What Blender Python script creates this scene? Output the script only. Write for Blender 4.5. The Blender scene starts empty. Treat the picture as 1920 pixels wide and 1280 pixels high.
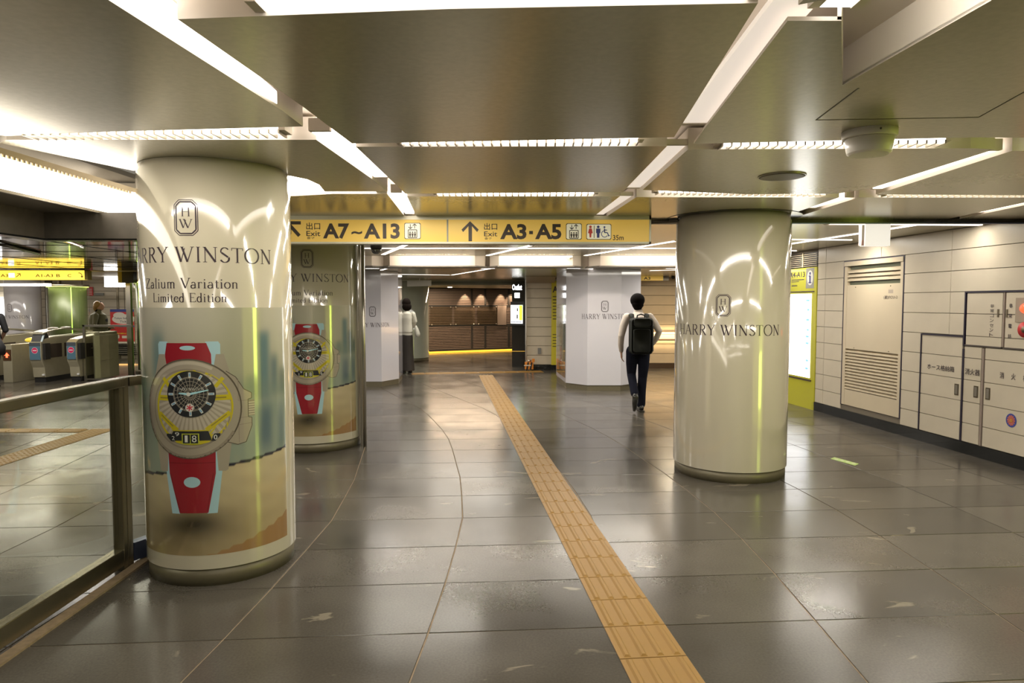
import bpy, bmesh, math, random
from mathutils import Vector, Matrix
random.seed(7)
S = bpy.context.scene
COL = S.collection
PI = math.pi
R = math.radians
HC = 2.37          # ceiling height of the concourse

# ------------------------------------------------------------------ camera, world, exposure
cam = bpy.data.cameras.new('camera')
cam.sensor_width = 36; cam.lens = 24; cam.clip_end = 200; cam.clip_start = 0.05
camo = bpy.data.objects.new('camera', cam); COL.objects.link(camo)
camo.location = (0, 0, 1.58)
camo.rotation_euler = (R(90) - math.atan(72 / 1280), 0, 0)
S.camera = camo
S.view_settings.view_transform = 'Standard'; S.view_settings.look = 'None'
S.view_settings.gamma = 1; S.view_settings.use_curve_mapping = False
S.view_settings.exposure = 0.0
try:
    S.cycles.use_denoising = True
    S.cycles.max_bounces = 7; S.cycles.diffuse_bounces = 4; S.cycles.glossy_bounces = 4
    S.cycles.transparent_max_bounces = 12
    S.cycles.sample_clamp_indirect = 6
    S.cycles.caustics_reflective = False; S.cycles.caustics_refractive = False
except Exception:
    pass
w = bpy.data.worlds.new('world'); S.world = w; w.use_nodes = True
w.node_tree.nodes['Background'].inputs[0].default_value = (0.62, 0.56, 0.45, 1)
w.node_tree.nodes['Background'].inputs[1].default_value = 0.35
LED = 4.5          # strength of the strip lamps in the ceiling slots

def area(name, x, y, z, sx, sy, power, col=(1, .93, .82)):
    l = bpy.data.lights.new(name, 'AREA'); l.shape = 'RECTANGLE'; l.size = sx; l.size_y = sy
    l.energy = power; l.color = col
    o = bpy.data.objects.new(name, l); COL.objects.link(o); o.location = (x, y, z)
    return o
# light given by the rows of fluorescent lamps (most sit in the lit slots; others are fill added between them)
for x, y, sx, pw in ((0, 1.86, 1.3, 12), (-1.0, 1.2, .2, 10), (-.05, 3.45, 1.2, 14), (-1.7, 3.28, 1.2, 10), (1.6, 3.48, 1.1, 14), (3.6, 3.48, 1.5, 18), (-.87, 4.2, .15, 8), (-.8, 5.75, 1.0, 12), (-1.2, 8.2, 1.6, 30),
                     (0, 5.06, 1.2, 14), (1.7, 5.06, 1.3, 14), (3.5, 5.11, 1.5, 18), (-1.4, 4.97, .7, 8), (0, 9.93, 4.4, 60), (3.9, 8.6, 1.0, 26), (3.9, 6.93, 1.5, 18), (3.8, 10.4, .9, 16),
                     (0, -.6, 5, 30), (0, -2.5, 5, 40), (2.9, -1, 3, 20), (3.8, 1.6, 2, 26)):
    area('slot_and_fill_light', x, y, 2.362, sx, .02, pw * .95)
for x, y, sx, sy, pw in ((-1.6, 15.2, 2.4, .9, 40), (-.8, 13.2, 1.6, 1.2, 30), (-1.6, 10.6, 3.0, .8, 30), (1.4, 10.6, 1.6, .8, 34), (3.4, 12.5, 1.0, .8, 30)):
    area('low_fill_light', x, y, 2.175, sx, sy, pw)  # unseen soft area lights added to brighten the far bays and pillars
for x, y, pw in ((-5, 2, 60), (-5, 5, 60), (-8.0, 8.0, 80), (-5, 9, 50), (-9.5, 12.0, 90), (-10.5, 16.6, 120), (-13.5, 15, 80), (-7, 17.5, 60)):
    area('hall_fill_light', x, y, 2.24, 2.6, .25, pw)  # unseen area lights added to brighten the ticket hall
o = area('recess_lamp_light', .95, .9, 2.46, 2.0, .05, 14); o.rotation_euler = (0, R(-75), R(90))
o.rotation_euler = Vector((1, 0, -.25)).to_track_quat('-Z', 'Y').to_euler()
area('passage_lamp_light', 4.2, 14.6, 2.16, 2.0, .6, 75, (1, .80, .52))
for x in (-3.3, -1.3, .4, 2.3, 4.0):     # lamps in the trough washing the warm white ceiling step
    o = area('trough_lamp_light', x, 11.15, 2.355, 1.2, .03, 9, (1, .88, .74)); o.rotation_euler = (R(80), 0, 0)

# ------------------------------------------------------------------ materials
MATS = {}
def mat(name, c, rough=.5, metal=0., noise=0., nscale=6., emis=0., ecol=None, spec=.5, coat=0., bump=0., stretch=(1, 1, 1), attr=None, alpha=1.0):
    if name in MATS: return MATS[name]
    m = bpy.data.materials.new(name); m.use_nodes = True
    nt = m.node_tree; b = nt.nodes['Principled BSDF']
    col = (*c, 1)
    b.inputs['Base Color'].default_value = col
    b.inputs['Roughness'].default_value = rough; b.inputs['Metallic'].default_value = metal
    b.inputs['Specular IOR Level'].default_value = spec
    b.inputs['Coat Weight'].default_value = coat; b.inputs['Coat Roughness'].default_value = .055
    if coat >= .6: b.inputs['Coat IOR'].default_value = 1.7
    src = None
    if noise or bump:
        tc = nt.nodes.new('ShaderNodeTexCoord'); mp = nt.nodes.new('ShaderNodeMapping')
        mp.inputs['Scale'].default_value = stretch
        nt.links.new(tc.outputs['Object'], mp.inputs[0])
        n = nt.nodes.new('ShaderNodeTexNoise'); n.inputs['Scale'].default_value = nscale; n.inputs['Detail'].default_value = 6
        nt.links.new(mp.outputs[0], n.inputs['Vector'])
        if noise:
            mr = nt.nodes.new('ShaderNodeMapRange')
            mr.inputs['From Min'].default_value = .3; mr.inputs['From Max'].default_value = .7
            mr.inputs['To Min'].default_value = 1 - noise; mr.inputs['To Max'].default_value = 1 + noise
            nt.links.new(n.outputs[0], mr.inputs[0])
            mx = nt.nodes.new('ShaderNodeVectorMath'); mx.operation = 'SCALE'
            mx.inputs[0].default_value = c
            nt.links.new(mr.outputs[0], mx.inputs['Scale'])
            src = mx.outputs[0]; nt.links.new(src, b.inputs['Base Color'])
            smx = mx
        if bump:
            bp = nt.nodes.new('ShaderNodeBump'); bp.inputs['Strength'].default_value = bump; bp.inputs['Distance'].default_value = .01
            nt.links.new(n.outputs[0], bp.inputs['Height']); nt.links.new(bp.outputs[0], b.inputs['Normal'])
    if attr:
        a = nt.nodes.new('ShaderNodeAttribute'); a.attribute_name = attr
        if src is not None:
            nt.links.new(a.outputs['Color'], smx.inputs[0])
        else:
            nt.links.new(a.outputs['Color'], b.inputs['Base Color'])
    if emis:
        b.inputs['Emission Color'].default_value = (*(ecol or c), 1); b.inputs['Emission Strength'].default_value = emis
    MATS[name] = m
    return m

ceil_m = mat('satin grey ceiling paint', (.44, .405, .285), .22, .35, .05, 40, stretch=(1, 1, 1), spec=.6)
slot_m = mat('white slot lining', (.72, .66, .58), .5)
white_l = mat('cream enamel', (.70, .66, .58), .35, noise=.03, nscale=2)
pill_m = mat('glossy cream pillar film', (.50, .455, .345), .12, 0, .03, 1.3, spec=.6, coat=1)
pillw_m = mat('glossy white pillar film', (.57, .56, .60), .08, 0, .02, 1.3, spec=.5, coat=.4)
steel_m = mat('brushed stainless steel', (.50, .47, .40), .28, .95, .05, 30, stretch=(1, 1, 12))
base_m = mat('olive satin base steel', (.155, .135, .085), .42, .3, .05, 20)
rail_m = mat('bronze railing steel', (.27, .24, .16), .25, .9, .05, 20)
dsteel_m = mat('dark bronze steel', (.20, .17, .12), .3, .9, .05, 20)
joint_m = mat('tan floor grout', (.24, .175, .10), .7, noise=.2, nscale=30)
wtile_m = mat('cream ceramic wall tile', (.60, .535, .42), .33, 0, .05, 3, spec=.4)
wjoint_m = mat('grey wall joint', (.19, .16, .12), .8)
black_m = mat('black granite', (.012, .013, .012), .12, noise=.3, nscale=60)
ink_m = mat('dark ink', (.035, .022, .03), .35)
blackp = mat('matt black', (.015, .014, .014), .5)
dgrey_m = mat('dark grey soffit', (.20, .18, .15), .5, .1, .08, 20)
trim_m = mat('dark blue-black door trim', (.02, .015, .035), .4)
yel_m = mat('yellow sign film', (.60, .40, .065), .35, emis=.36, ecol=(.74, .46, .09))
red_m = mat('red paint', (.55, .02, .03), .35)
redl = mat('red ink', (.68, .07, .05), .4)
blue_m = mat('blue ink', (.04, .06, .30), .4)
tact_m = mat('ochre tactile tile', (.28, .158, .038), .42, 0, .05, 5, spec=.4)
lime_m = mat('lime yellow enamel', (.52, .50, .035), .25, 0, .02, 2, coat=.3)

def emat(name, c, s):
    return mat(name, c, .4, emis=s, ecol=c)
led_m = emat('white lamp', (1, .93, .86), LED)
led2_m = emat('soft white lamp', (1, .90, .80), 2.6)
cove_m = emat('bright cove light', (1, .92, .80), 5.0)
box_m = emat('backlit white panel', (1, 1, 1), 2.6)

# glass
def glass(name, tint, rough=.02, refl=.12, dens=.75):
    if name in MATS: return MATS[name]
    m = bpy.data.materials.new(name); m.use_nodes = True; nt = m.node_tree
    for n in list(nt.nodes):
        if n.type != 'OUTPUT_MATERIAL': nt.nodes.remove(n)
    out = [n for n in nt.nodes if n.type == 'OUTPUT_MATERIAL'][0]
    t = nt.nodes.new('ShaderNodeBsdfTransparent'); t.inputs[0].default_value = (*tint, 1)
    g = nt.nodes.new('ShaderNodeBsdfGlossy'); g.inputs['Roughness'].default_value = rough; g.inputs[0].default_value = (.9, .9, .85, 1)
    lw = nt.nodes.new('ShaderNodeLayerWeight'); lw.inputs[0].default_value = .5
    pw = nt.nodes.new('ShaderNodeMath'); pw.operation = 'POWER'; pw.inputs[1].default_value = 3.5
    f = nt.nodes.new('ShaderNodeMath'); f.operation = 'MULTIPLY_ADD'; f.inputs[1].default_value = .8; f.inputs[2].default_value = refl * .3
    nt.links.new(lw.outputs['Facing'], pw.inputs[0]); nt.links.new(pw.outputs[0], f.inputs[0])
    mx = nt.nodes.new('ShaderNodeMixShader')
    nt.links.new(f.outputs[0], mx.inputs[0]); nt.links.new(t.outputs[0], mx.inputs[1]); nt.links.new(g.outputs[0], mx.inputs[2])
    nt.links.new(mx.outputs[0], out.inputs[0]); MATS[name] = m
    return m
glass_m = glass('pale green glass', (.90, .915, .86))

# floor tile material : dark polished slate, scuffed
def floor_mat():
    m = bpy.data.materials.new('polished slate'); m.use_nodes = True; nt = m.node_tree; b = nt.nodes['Principled BSDF']
    L = nt.links.new; N = nt.nodes.new
    tc = N('ShaderNodeTexCoord'); a = N('ShaderNodeAttribute'); a.attribute_name = 'shade'
    n1 = N('ShaderNodeTexNoise'); n1.inputs['Scale'].default_value = 1.6; n1.inputs['Detail'].default_value = 2
    n2 = N('ShaderNodeTexNoise'); n2.inputs['Scale'].default_value = 90; n2.inputs['Detail'].default_value = 3
    n3 = N('ShaderNodeTexNoise'); n3.inputs['Scale'].default_value = 2.3; n3.inputs['Detail'].default_value = 9; n3.inputs['Distortion'].default_value = 1.2
    mp = N('ShaderNodeMapping'); mp.inputs['Scale'].default_value = (.7, 1.9, 1); mp.inputs['Location'].default_value = (3.1, 1.7, 0)
    L(tc.outputs['Object'], n1.inputs['Vector']); L(tc.outputs['Object'], n2.inputs['Vector'])
    L(tc.outputs['Object'], mp.inputs[0]); L(mp.outputs[0], n3.inputs['Vector'])
    r1 = N('ShaderNodeMapRange'); r1.inputs['From Min'].default_value = .3; r1.inputs['From Max'].default_value = .7
    r1.inputs['To Min'].default_value = .82; r1.inputs['To Max'].default_value = 1.2; L(n1.outputs[0], r1.inputs[0])
    r2 = N('ShaderNodeMapRange'); r2.inputs['From Min'].default_value = .3; r2.inputs['From Max'].default_value = .7
    r2.inputs['To Min'].default_value = .88; r2.inputs['To Max'].default_value = 1.12; L(n2.outputs[0], r2.inputs[0])
    mu = N('ShaderNodeMath'); mu.operation = 'MULTIPLY'; L(r1.outputs[0], mu.inputs[0]); L(r2.outputs[0], mu.inputs[1])
    vm = N('ShaderNodeVectorMath'); vm.operation = 'SCALE'; L(a.outputs['Color'], vm.inputs[0]); L(mu.outputs[0], vm.inputs['Scale'])
    rp = N('ShaderNodeMapRange'); rp.inputs['From Min'].default_value = .655; rp.inputs['From Max'].default_value = .69; L(n3.outputs[0], rp.inputs[0])
    fm = N('ShaderNodeMath'); fm.operation = 'MULTIPLY'; fm.inputs[1].default_value = .55; L(rp.outputs[0], fm.inputs[0])
    mx = N('ShaderNodeMix'); mx.data_type = 'RGBA'; L(fm.outputs[0], mx.inputs[0]); L(vm.outputs[0], mx.inputs[6]); mx.inputs[7].default_value = (.26, .225, .165, 1)
    L(mx.outputs[2], b.inputs['Base Color'])
    rr = N('ShaderNodeMapRange'); rr.inputs['From Min'].default_value = .3; rr.inputs['From Max'].default_value = .7
    rr.inputs['To Min'].default_value = .17; rr.inputs['To Max'].default_value = .25; L(n1.outputs[0], rr.inputs[0])
    L(rr.outputs[0], b.inputs['Roughness'])
    b.inputs['Specular IOR Level'].default_value = .42
    bp = N('ShaderNodeBump'); bp.inputs['Strength'].default_value = .012; bp.inputs['Distance'].default_value = .004
    L(n2.outputs[0], bp.inputs['Height']); L(bp.outputs[0], b.inputs['Normal'])
    MATS['floor'] = m; return m
floor_m = floor_mat()

# ------------------------------------------------------------------ mesh helpers
class MB:
    def __init__(s): s.v = []; s.f = []; s.mi = []; s.mats = []; s.cur = 0; s.sm = []
    def m(s, material):
        if material not in s.mats: s.mats.append(material)
        s.cur = s.mats.index(material); return s
    def add(s, vs, fs, smooth=False):
        o = len(s.v); s.v += [tuple(v) for v in vs]
        for f in fs: s.f.append([i + o for i in f]); s.mi.append(s.cur); s.sm.append(smooth)
        return s
    def box(s, x0, y0, z0, x1, y1, z1):
        vs = [(x0, y0, z0), (x1, y0, z0), (x1, y1, z0), (x0, y1, z0), (x0, y0, z1), (x1, y0, z1), (x1, y1, z1), (x0, y1, z1)]
        return s.add(vs, [(0, 3, 2, 1), (4, 5, 6, 7), (0, 1, 5, 4), (1, 2, 6, 5), (2, 3, 7, 6), (3, 0, 4, 7)])
    def bbox(s, x0, y0, z0, x1, y1, z1, b=.004):
        "box with chamfered vertical edges in the xz outline"
        p = [(x0 + b, z0), (x1 - b, z0), (x1, z0 + b), (x1, z1 - b), (x1 - b, z1), (x0 + b, z1), (x0, z1 - b), (x0, z0 + b)]
        n = len(p); vs = [(x, y0, z) for x, z in p] + [(x, y1, z) for x, z in p]
        return s.add(vs, [tuple(range(n)), tuple(range(2 * n - 1, n - 1, -1))] + [(i, n + i, n + (i + 1) % n, (i + 1) % n) for i in range(n)])
    def prism(s, poly, z0, z1):
        n = len(poly); vs = [(p[0], p[1], z0) for p in poly] + [(p[0], p[1], z1) for p in poly]
        a = sum(poly[i][0] * poly[(i + 1) % n][1] - poly[(i + 1) % n][0] * poly[i][1] for i in range(n))
        if a > 0: fs = [tuple(range(n - 1, -1, -1)), tuple(range(n, 2 * n))] + [(i, (i + 1) % n, n + (i + 1) % n, n + i) for i in range(n)]
        else: fs = [tuple(range(n)), tuple(range(2 * n - 1, n - 1, -1))] + [(i, n + i, n + (i + 1) % n, (i + 1) % n) for i in range(n)]
        return s.add(vs, fs)
    def prismx(s, poly, x0, x1):   # poly in (y,z)
        n = len(poly); vs = [(x0, p[0], p[1]) for p in poly] + [(x1, p[0], p[1]) for p in poly]
        a = sum(poly[i][0] * poly[(i + 1) % n][1] - poly[(i + 1) % n][0] * poly[i][1] for i in range(n))
        f = [tuple(range(n - 1, -1, -1)), tuple(range(n, 2 * n))] + [(i, (i + 1) % n, n + (i + 1) % n, n + i) for i in range(n)]
        if a < 0: f = [tuple(reversed(q)) for q in f]
        return s.add(vs, f)
    def lathe(s, cx, cy, prof, n=48, cap=True, smooth=True):   # prof [(r,z)]; sharp corners get their own vertices
        P = [prof[0]]
        for i in range(1, len(prof) - 1):
            a = math.atan2(prof[i][1] - prof[i - 1][1], prof[i][0] - prof[i - 1][0]); b_ = math.atan2(prof[i + 1][1] - prof[i][1], prof[i + 1][0] - prof[i][0])
            P.append(prof[i])
            if abs(math.remainder(a - b_, 2 * PI)) > R(30): P.append(prof[i])
        prof = P + [prof[-1]]; vs = []; m = len(prof)
        for r, z in prof:
            for i in range(n):
                a = 2 * PI * i / n; vs.append((cx + r * math.cos(a), cy + r * math.sin(a), z))
        fs = [(k * n + i, k * n + (i + 1) % n, (k + 1) * n + (i + 1) % n, (k + 1) * n + i) for k in range(m - 1) if prof[k] != prof[k + 1] for i in range(n)]
        s.add(vs, fs, smooth)
        if cap:
            o = len(s.v) - len(vs)
            s.f.append([o + i for i in range(n - 1, -1, -1)]); s.mi.append(s.cur); s.sm.append(False)
            s.f.append([o + (m - 1) * n + i for i in range(n)]); s.mi.append(s.cur); s.sm.append(False)
        return s
    def tube(s, pts, rad, n=10, smooth=True):
        pts = [Vector(p) for p in pts]; k = len(pts)
        rads = rad if isinstance(rad, (list, tuple)) else [rad] * k
        vs = []; up = None
        for i, p in enumerate(pts):
            d = (pts[min(i + 1, k - 1)] - pts[max(i - 1, 0)]).normalized()
            if up is None: up = Vector((0, 0, 1)) if abs(d.z) < .9 else Vector((1, 0, 0))
            a = d.cross(up).normalized(); b = a.cross(d).normalized(); up = b
            r = rads[i]; rx, ry = r if isinstance(r, tuple) else (r, r)
            for j in range(n):
                t = 2 * PI * j / n; vs.append(p + a * (rx * math.cos(t)) + b * (ry * math.sin(t)))
        fs = [(q * n + j, q * n + (j + 1) % n, (q + 1) * n + (j + 1) % n, (q + 1) * n + j) for q in range(k - 1) for j in range(n)]
        fs += [tuple(range(n - 1, -1, -1)), tuple((k - 1) * n + j for j in range(n))]
        return s.add(vs, fs, smooth)
    def ell(s, c, r, n=16, m=10, smooth=True):
        c = Vector(c); vs = []
        for i in range(1, m):
            ph = PI * i / m
            for j in range(n):
                t = 2 * PI * j / n
                vs.append((c.x + r[0] * math.sin(ph) * math.cos(t), c.y + r[1] * math.sin(ph) * math.sin(t), c.z + r[2] * math.cos(ph)))
        vs += [(c.x, c.y, c.z + r[2]), (c.x, c.y, c.z - r[2])]; T = len(vs) - 2
        fs = [(q * n + (j + 1) % n, q * n + j, (q + 1) * n + j, (q + 1) * n + (j + 1) % n) for q in range(m - 2) for j in range(n)]
        fs += [(T, j, (j + 1) % n) for j in range(n)] + [(T + 1, (m - 2) * n + (j + 1) % n, (m - 2) * n + j) for j in range(n)]
        return s.add(vs, fs, smooth)
    def mesh(s, name):
        me = bpy.data.meshes.new(name); me.from_pydata(s.v, [], s.f)
        for m in s.mats: me.materials.append(m)
        me.polygons.foreach_set('material_index', s.mi); me.polygons.foreach_set('use_smooth', s.sm)
        me.update(); return me
    def build(s, name, parent=None, bevel=0):
        o = bpy.data.objects.new(name, s.mesh(name)); COL.objects.link(o); par(o, parent)
        if bevel:
            b = o.modifiers.new('bevel', 'BEVEL'); b.width = bevel; b.segments = 2; b.limit_method = 'ANGLE'; b.angle_limit = R(35)
        return o
BASE = {}
def par(o, parent):
    if parent is None: return
    o.parent = parent
    if parent.name in BASE: o.matrix_parent_inverse = BASE[parent.name].inverted()
def link(name, me, parent=None):
    o = bpy.data.objects.new(name, me); COL.objects.link(o); par(o, parent); return o
def tag(o, label=None, cat=None, group=None, kind=None):
    if label: o['label'] = label
    if cat: o['category'] = cat
    if group: o['group'] = group
    if kind: o['kind'] = kind
    return o
def thing(name, loc, label, cat, group=None, local=False, rz=0, kind=None):
    "Empty at the base of a thing. Unless local, children are given in world coordinates."
    o = bpy.data.objects.new(name, None); COL.objects.link(o); o.location = loc; o.rotation_euler = (0, 0, rz)
    o.empty_display_size = .1
    if not local: BASE[o.name] = Matrix.Translation(loc) @ Matrix.Rotation(rz, 4, 'Z')
    return tag(o, label, cat, group, kind)

# ---- flat graphics wrapped on a path -------------------------------------------------
class Cyl:
    def __init__(s, cx, cy, r, phi): s.cx, s.cy, s.r, s.phi = cx, cy, r, phi
    def at(s, u, d):
        a = s.phi + u / s.r; c, q = math.cos(a), math.sin(a); return (s.cx + (s.r + d) * c, s.cy + (s.r + d) * q)
    def breaks(s, a, b):
        st = .016; k = math.ceil(a / st); out = []
        while k * st < b: out.append(k * st + 1e-5); k += 1
        return out
class Fold:   # polyline path, u measured from point index k0 at distance off
    def __init__(s, pts, u0): s.p = pts; s.u0 = u0
    def at(s, u, d):
        u = u + s.u0; acc = 0; n = len(s.p)
        for i in range(n - 1):
            a, b = s.p[i], s.p[i + 1]; L = math.hypot(b[0] - a[0], b[1] - a[1])
            if u <= acc + L or i == n - 2:
                t = (u - acc) / L; nx, ny = (b[1] - a[1]) / L, -(b[0] - a[0]) / L
                return (a[0] + (b[0] - a[0]) * t + nx * d, a[1] + (b[1] - a[1]) * t + ny * d)
            acc += L
    def breaks(s, a, b):
        acc = 0; out = []
        for i in range(len(s.p) - 1):
            acc += math.hypot(s.p[i + 1][0] - s.p[i][0], s.p[i + 1][1] - s.p[i][1])
            if a < acc - s.u0 < b: out.append(acc - s.u0)
        return out
class Flat:   # plane through (x,y) with in-plane direction e
    def __init__(s, x, y, ex=1, ey=0): s.x, s.y, s.ex, s.ey = x, y, ex, ey
    def at(s, u, d): return (s.x + s.ex * u + s.ey * d, s.y + s.ey * u - s.ex * d)
    def breaks(s, a, b): return []
def wrapn(name, path, polys, material, lift, parent):   # one object per piece
    for p in polys: wrap(name, path, [p], material, lift, parent)
def wrap(name, path, polys, material, lift=.0006, parent=None, tris=None):
    "polys: lists of (u,z); tris: (verts2d, faces) extra; returns object"
    bm = bmesh.new()
    for p in polys or []:
        try: bm.faces.new([bm.verts.new((q[0], 0, q[1])) for q in p])
        except Exception: pass
    for vs, fs in tris or []:
        bv = [bm.verts.new((q[0], 0, q[1])) for q in vs]
        for f in fs:
            try: bm.faces.new([bv[i] for i in f])
            except Exception: pass
    if not bm.verts: bm.free(); return None
    us = [v.co.x for v in bm.verts]
    for u in path.breaks(min(us), max(us)):
        bmesh.ops.bisect_plane(bm, geom=bm.verts[:] + bm.edges[:] + bm.faces[:], plane_co=(u, 0, 0), plane_no=(1, 0, 0), dist=1e-6)
    bm.normal_update()
    for f in bm.faces:
        if f.normal.y > 0: f.normal_flip()
    for v in bm.verts:
        x, y = path.at(v.co.x, lift); v.co = (x, y, v.co.z)
    me = bpy.data.meshes.new(name); bm.to_mesh(me); bm.free()
    for m in (material if isinstance(material, list) else [material]): me.materials.append(m)
    return link(name, me, parent)
def rect(x0, z0, x1, z1): return [(x0, z0), (x1, z0), (x1, z1), (x0, z1)]
def circ(cx, cz, rx, rz=None, n=40, a0=0, a1=360):
    rz = rz or rx; return [(cx + rx * math.cos(R(a0 + (a1 - a0) * i / n)), cz + rz * math.sin(R(a0 + (a1 - a0) * i / n))) for i in range(n if a1 - a0 == 360 else n + 1)]
def ring(cx, cz, r0, r1, n=40, a0=0, a1=360, e=1.):
    out = []
    for i in range(n):
        a, b = R(a0 + (a1 - a0) * i / n), R(a0 + (a1 - a0) * (i + 1) / n)
        out.append([(cx + r * math.cos(t), cz + r * e * math.sin(t)) for r, t in ((r0, a), (r1, a), (r1, b), (r0, b))])
    return out
def stroke(x0, z0, x1, z1, w, w1=None):
    w1 = w if w1 is None else w1; dx, dz = x1 - x0, z1 - z0; L = math.hypot(dx, dz) or 1; nx, nz = -dz / L, dx / L
    return [(x0 + nx * w / 2, z0 + nz * w / 2), (x1 + nx * w1 / 2, z1 + nz * w1 / 2), (x1 - nx * w1 / 2, z1 - nz * w1 / 2), (x0 - nx * w / 2, z0 - nz * w / 2)]
def pline(pts, w, closed=False):
    out = []
    n = len(pts)
    for i in range(n if closed else n - 1): out.append(stroke(*pts[i], *pts[(i + 1) % n], w))
    return out
def arc(cx, cz, rx, rz, a0, a1, wv, wh, n=14):
    "broad-nib arc: wv where the stroke is vertical, wh where it is horizontal"
    out = []; P = []
    for i in range(n + 1):
        t = R(a0 + (a1 - a0) * i / n); w = abs(math.cos(t)) * wv + abs(math.sin(t)) * wh
        c, s_ = math.cos(t), math.sin(t); P.append(((cx + (rx - w / 2) * c, cz + (rz - w / 2) * s_), (cx + (rx + w / 2) * c, cz + (rz + w / 2) * s_)))
    for a, b in zip(P, P[1:]): out.append([a[0], a[1], b[1], b[0]])
    return out
T_, H_ = .105, .04
def serif(x, z, w=.22): return [rect(x - w / 2, z - .018, x + w / 2, z + .018)]
def glyph(ch):
    g = []; t, h = T_, H_
    def l(*a): g.append(stroke(*a))
    def sf(*ps):
        for p in ps: g.extend(serif(*p))
    if ch == 'H': l(.16, 0, .16, 1, t); l(.74, 0, .74, 1, t); l(.16, .52, .74, .52, h); sf((.16, 0), (.16, 1), (.74, 0), (.74, 1)); return g, .92
    if ch == 'A': l(.08, 0, .42, 1, h + .02); l(.42, 1, .78, 0, t + .02); l(.2, .34, .66, .34, h); sf((.08, 0), (.78, 0)); return g, .86
    if ch == 'R': l(.16, 0, .16, 1, t); g.extend(arc(.34, .75, .24, .25, 90, -90, t, h)); l(.16, .98, .36, .98, h); l(.16, .52, .36, .52, h); l(.34, .52, .68, 0, t + .01); sf((.16, 0), (.12, 1, .16), (.7, 0, .18)); return g, .78
    if ch == 'Y': l(.08, 1, .4, .48, t + .02); l(.72, 1, .4, .48, h + .01); l(.4, 0, .4, .5, t); sf((.08, 1), (.72, 1), (.4, 0, .26)); return g, .8
    if ch == 'W': l(.07, 1, .35, 0, t + .02); l(.35, 0, .58, .92, h + .01); l(.42, 1, .74, 0, t + .02); l(.74, 0, 1.04, 1, h + .01); sf((.07, 1), (.42, 1), (1.04, 1)); return g, 1.14
    if ch == 'I': l(.16, 0, .16, 1, t); sf((.16, 0), (.16, 1)); return g, .32
    if ch == 'N': l(.16, 0, .16, 1, h + .01); l(.14, 1, .74, 0, t + .02); l(.74, 0, .74, 1, h + .01); sf((.16, 0), (.12, 1, .16), (.74, 1)); return g, .9
    if ch == 'S': g.extend(arc(.3, .745, .22, .255, 30, 200, h + .03, h)); l(.115, .66, .48, .36, t + .01); g.extend(arc(.3, .255, .24, .255, 20, -160, t, h)); return g, .6
    if ch == 'T': l(.36, 0, .36, 1, t); l(.02, .98, .7, .98, h); l(.03, .99, .03, .82, h); l(.69, .99, .69, .82, h); sf((.36, 0)); return g, .72
    if ch == 'O': g.extend(arc(.48, .5, .44, .52, 0, 360, t, h, 28)); return g, .96
    if ch == 'E': l(.14, 0, .14, 1, t); l(.14, .98, .6, .98, h); l(.14, .52, .5, .52, h); l(.14, .02, .64, .02, h); l(.6, 1, .6, .84, h); l(.64, 0, .64, .18, h); sf((.12, 0, .18), (.12, 1, .18)); return g, .7
    if ch == 'L': l(.14, 0, .14, 1, t); l(.14, .02, .6, .02, h); l(.6, 0, .6, .2, h); sf((.14, 0), (.14, 1)); return g, .66
    if ch == 'Z': l(.06, .98, .6, .98, h + .01); l(.6, .98, .06, .02, t); l(.06, .02, .64, .02, h + .01); l(.06, .98, .06, .82, h); l(.64, 0, .64, .2, h); return g, .7
    if ch == 'V': l(.06, 1, .4, 0, t + .02); l(.4, 0, .74, 1, h + .01); sf((.06, 1), (.74, 1)); return g, .78
    # lower case, x-height .6
    if ch == 'a': l(.4, .0, .4, .42, t); g.extend(arc(.25, .42, .15, .18, 0, 160, h + .03, h)); g.extend(arc(.22, .16, .17, .17, 50, 330, t, h)); l(.4, .04, .5, .02, h); return g, .54
    if ch == 'l': l(.12, 0, .12, 1.02, t); sf((.12, 0), (.08, 1.0, .12)); return g, .28
    if ch == 'i': l(.12, 0, .12, .6, t); g.append(circ(.12, .84, .065, n=12)); sf((.12, 0), (.08, .6, .12)); return g, .28
    if ch == 'u': l(.1, .16, .1, .6, t); g.extend(arc(.26, .18, .17, .18, 180, 350, t, h)); l(.44, 0, .44, .6, t); sf((.06, .6, .12), (.4, .6, .1), (.5, 0, .1)); return g, .6
    if ch == 'm':
        for x in (.1, .4, .7): l(x, 0, x, .5, t); sf((x, 0, .2))
        for x in (.25, .55): g.extend(arc(x, .42, .16, .18, 0, 180, t, h))
        sf((.06, .58, .14)); return g, .86
    if ch == 'n': l(.1, 0, .1, .6, t); g.extend(arc(.26, .42, .17, .18, 0, 180, t, h)); l(.42, 0, .42, .42, t); sf((.1, 0, .2), (.42, 0, .2), (.06, .58, .14)); return g, .58
    if ch == 'r': l(.1, 0, .1, .6, t); g.extend(arc(.26, .4, .15, .19, 40, 180, h + .03, h)); sf((.1, 0, .22), (.06, .58, .14)); return g, .4
    if ch == 't': l(.14, .1, .14, .78, t); l(.02, .58, .3, .58, h); g.extend(arc(.24, .12, .11, .12, 180, 320, h + .03, h)); return g, .36
    if ch == 'o': g.extend(arc(.26, .3, .23, .31, 0, 360, t, h, 22)); return g, .56
    if ch == 'e': g.extend(arc(.26, .3, .22, .31, 20, 330, t, h, 18)); l(.06, .34, .47, .34, h); return g, .52
    if ch == 'd': g.extend(arc(.24, .3, .2, .31, 0, 360, t, h, 20)); l(.42, 0, .42, 1.02, t); sf((.37, 1.0, .12), (.48, 0, .1)); return g, .58
    return g, .38
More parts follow.
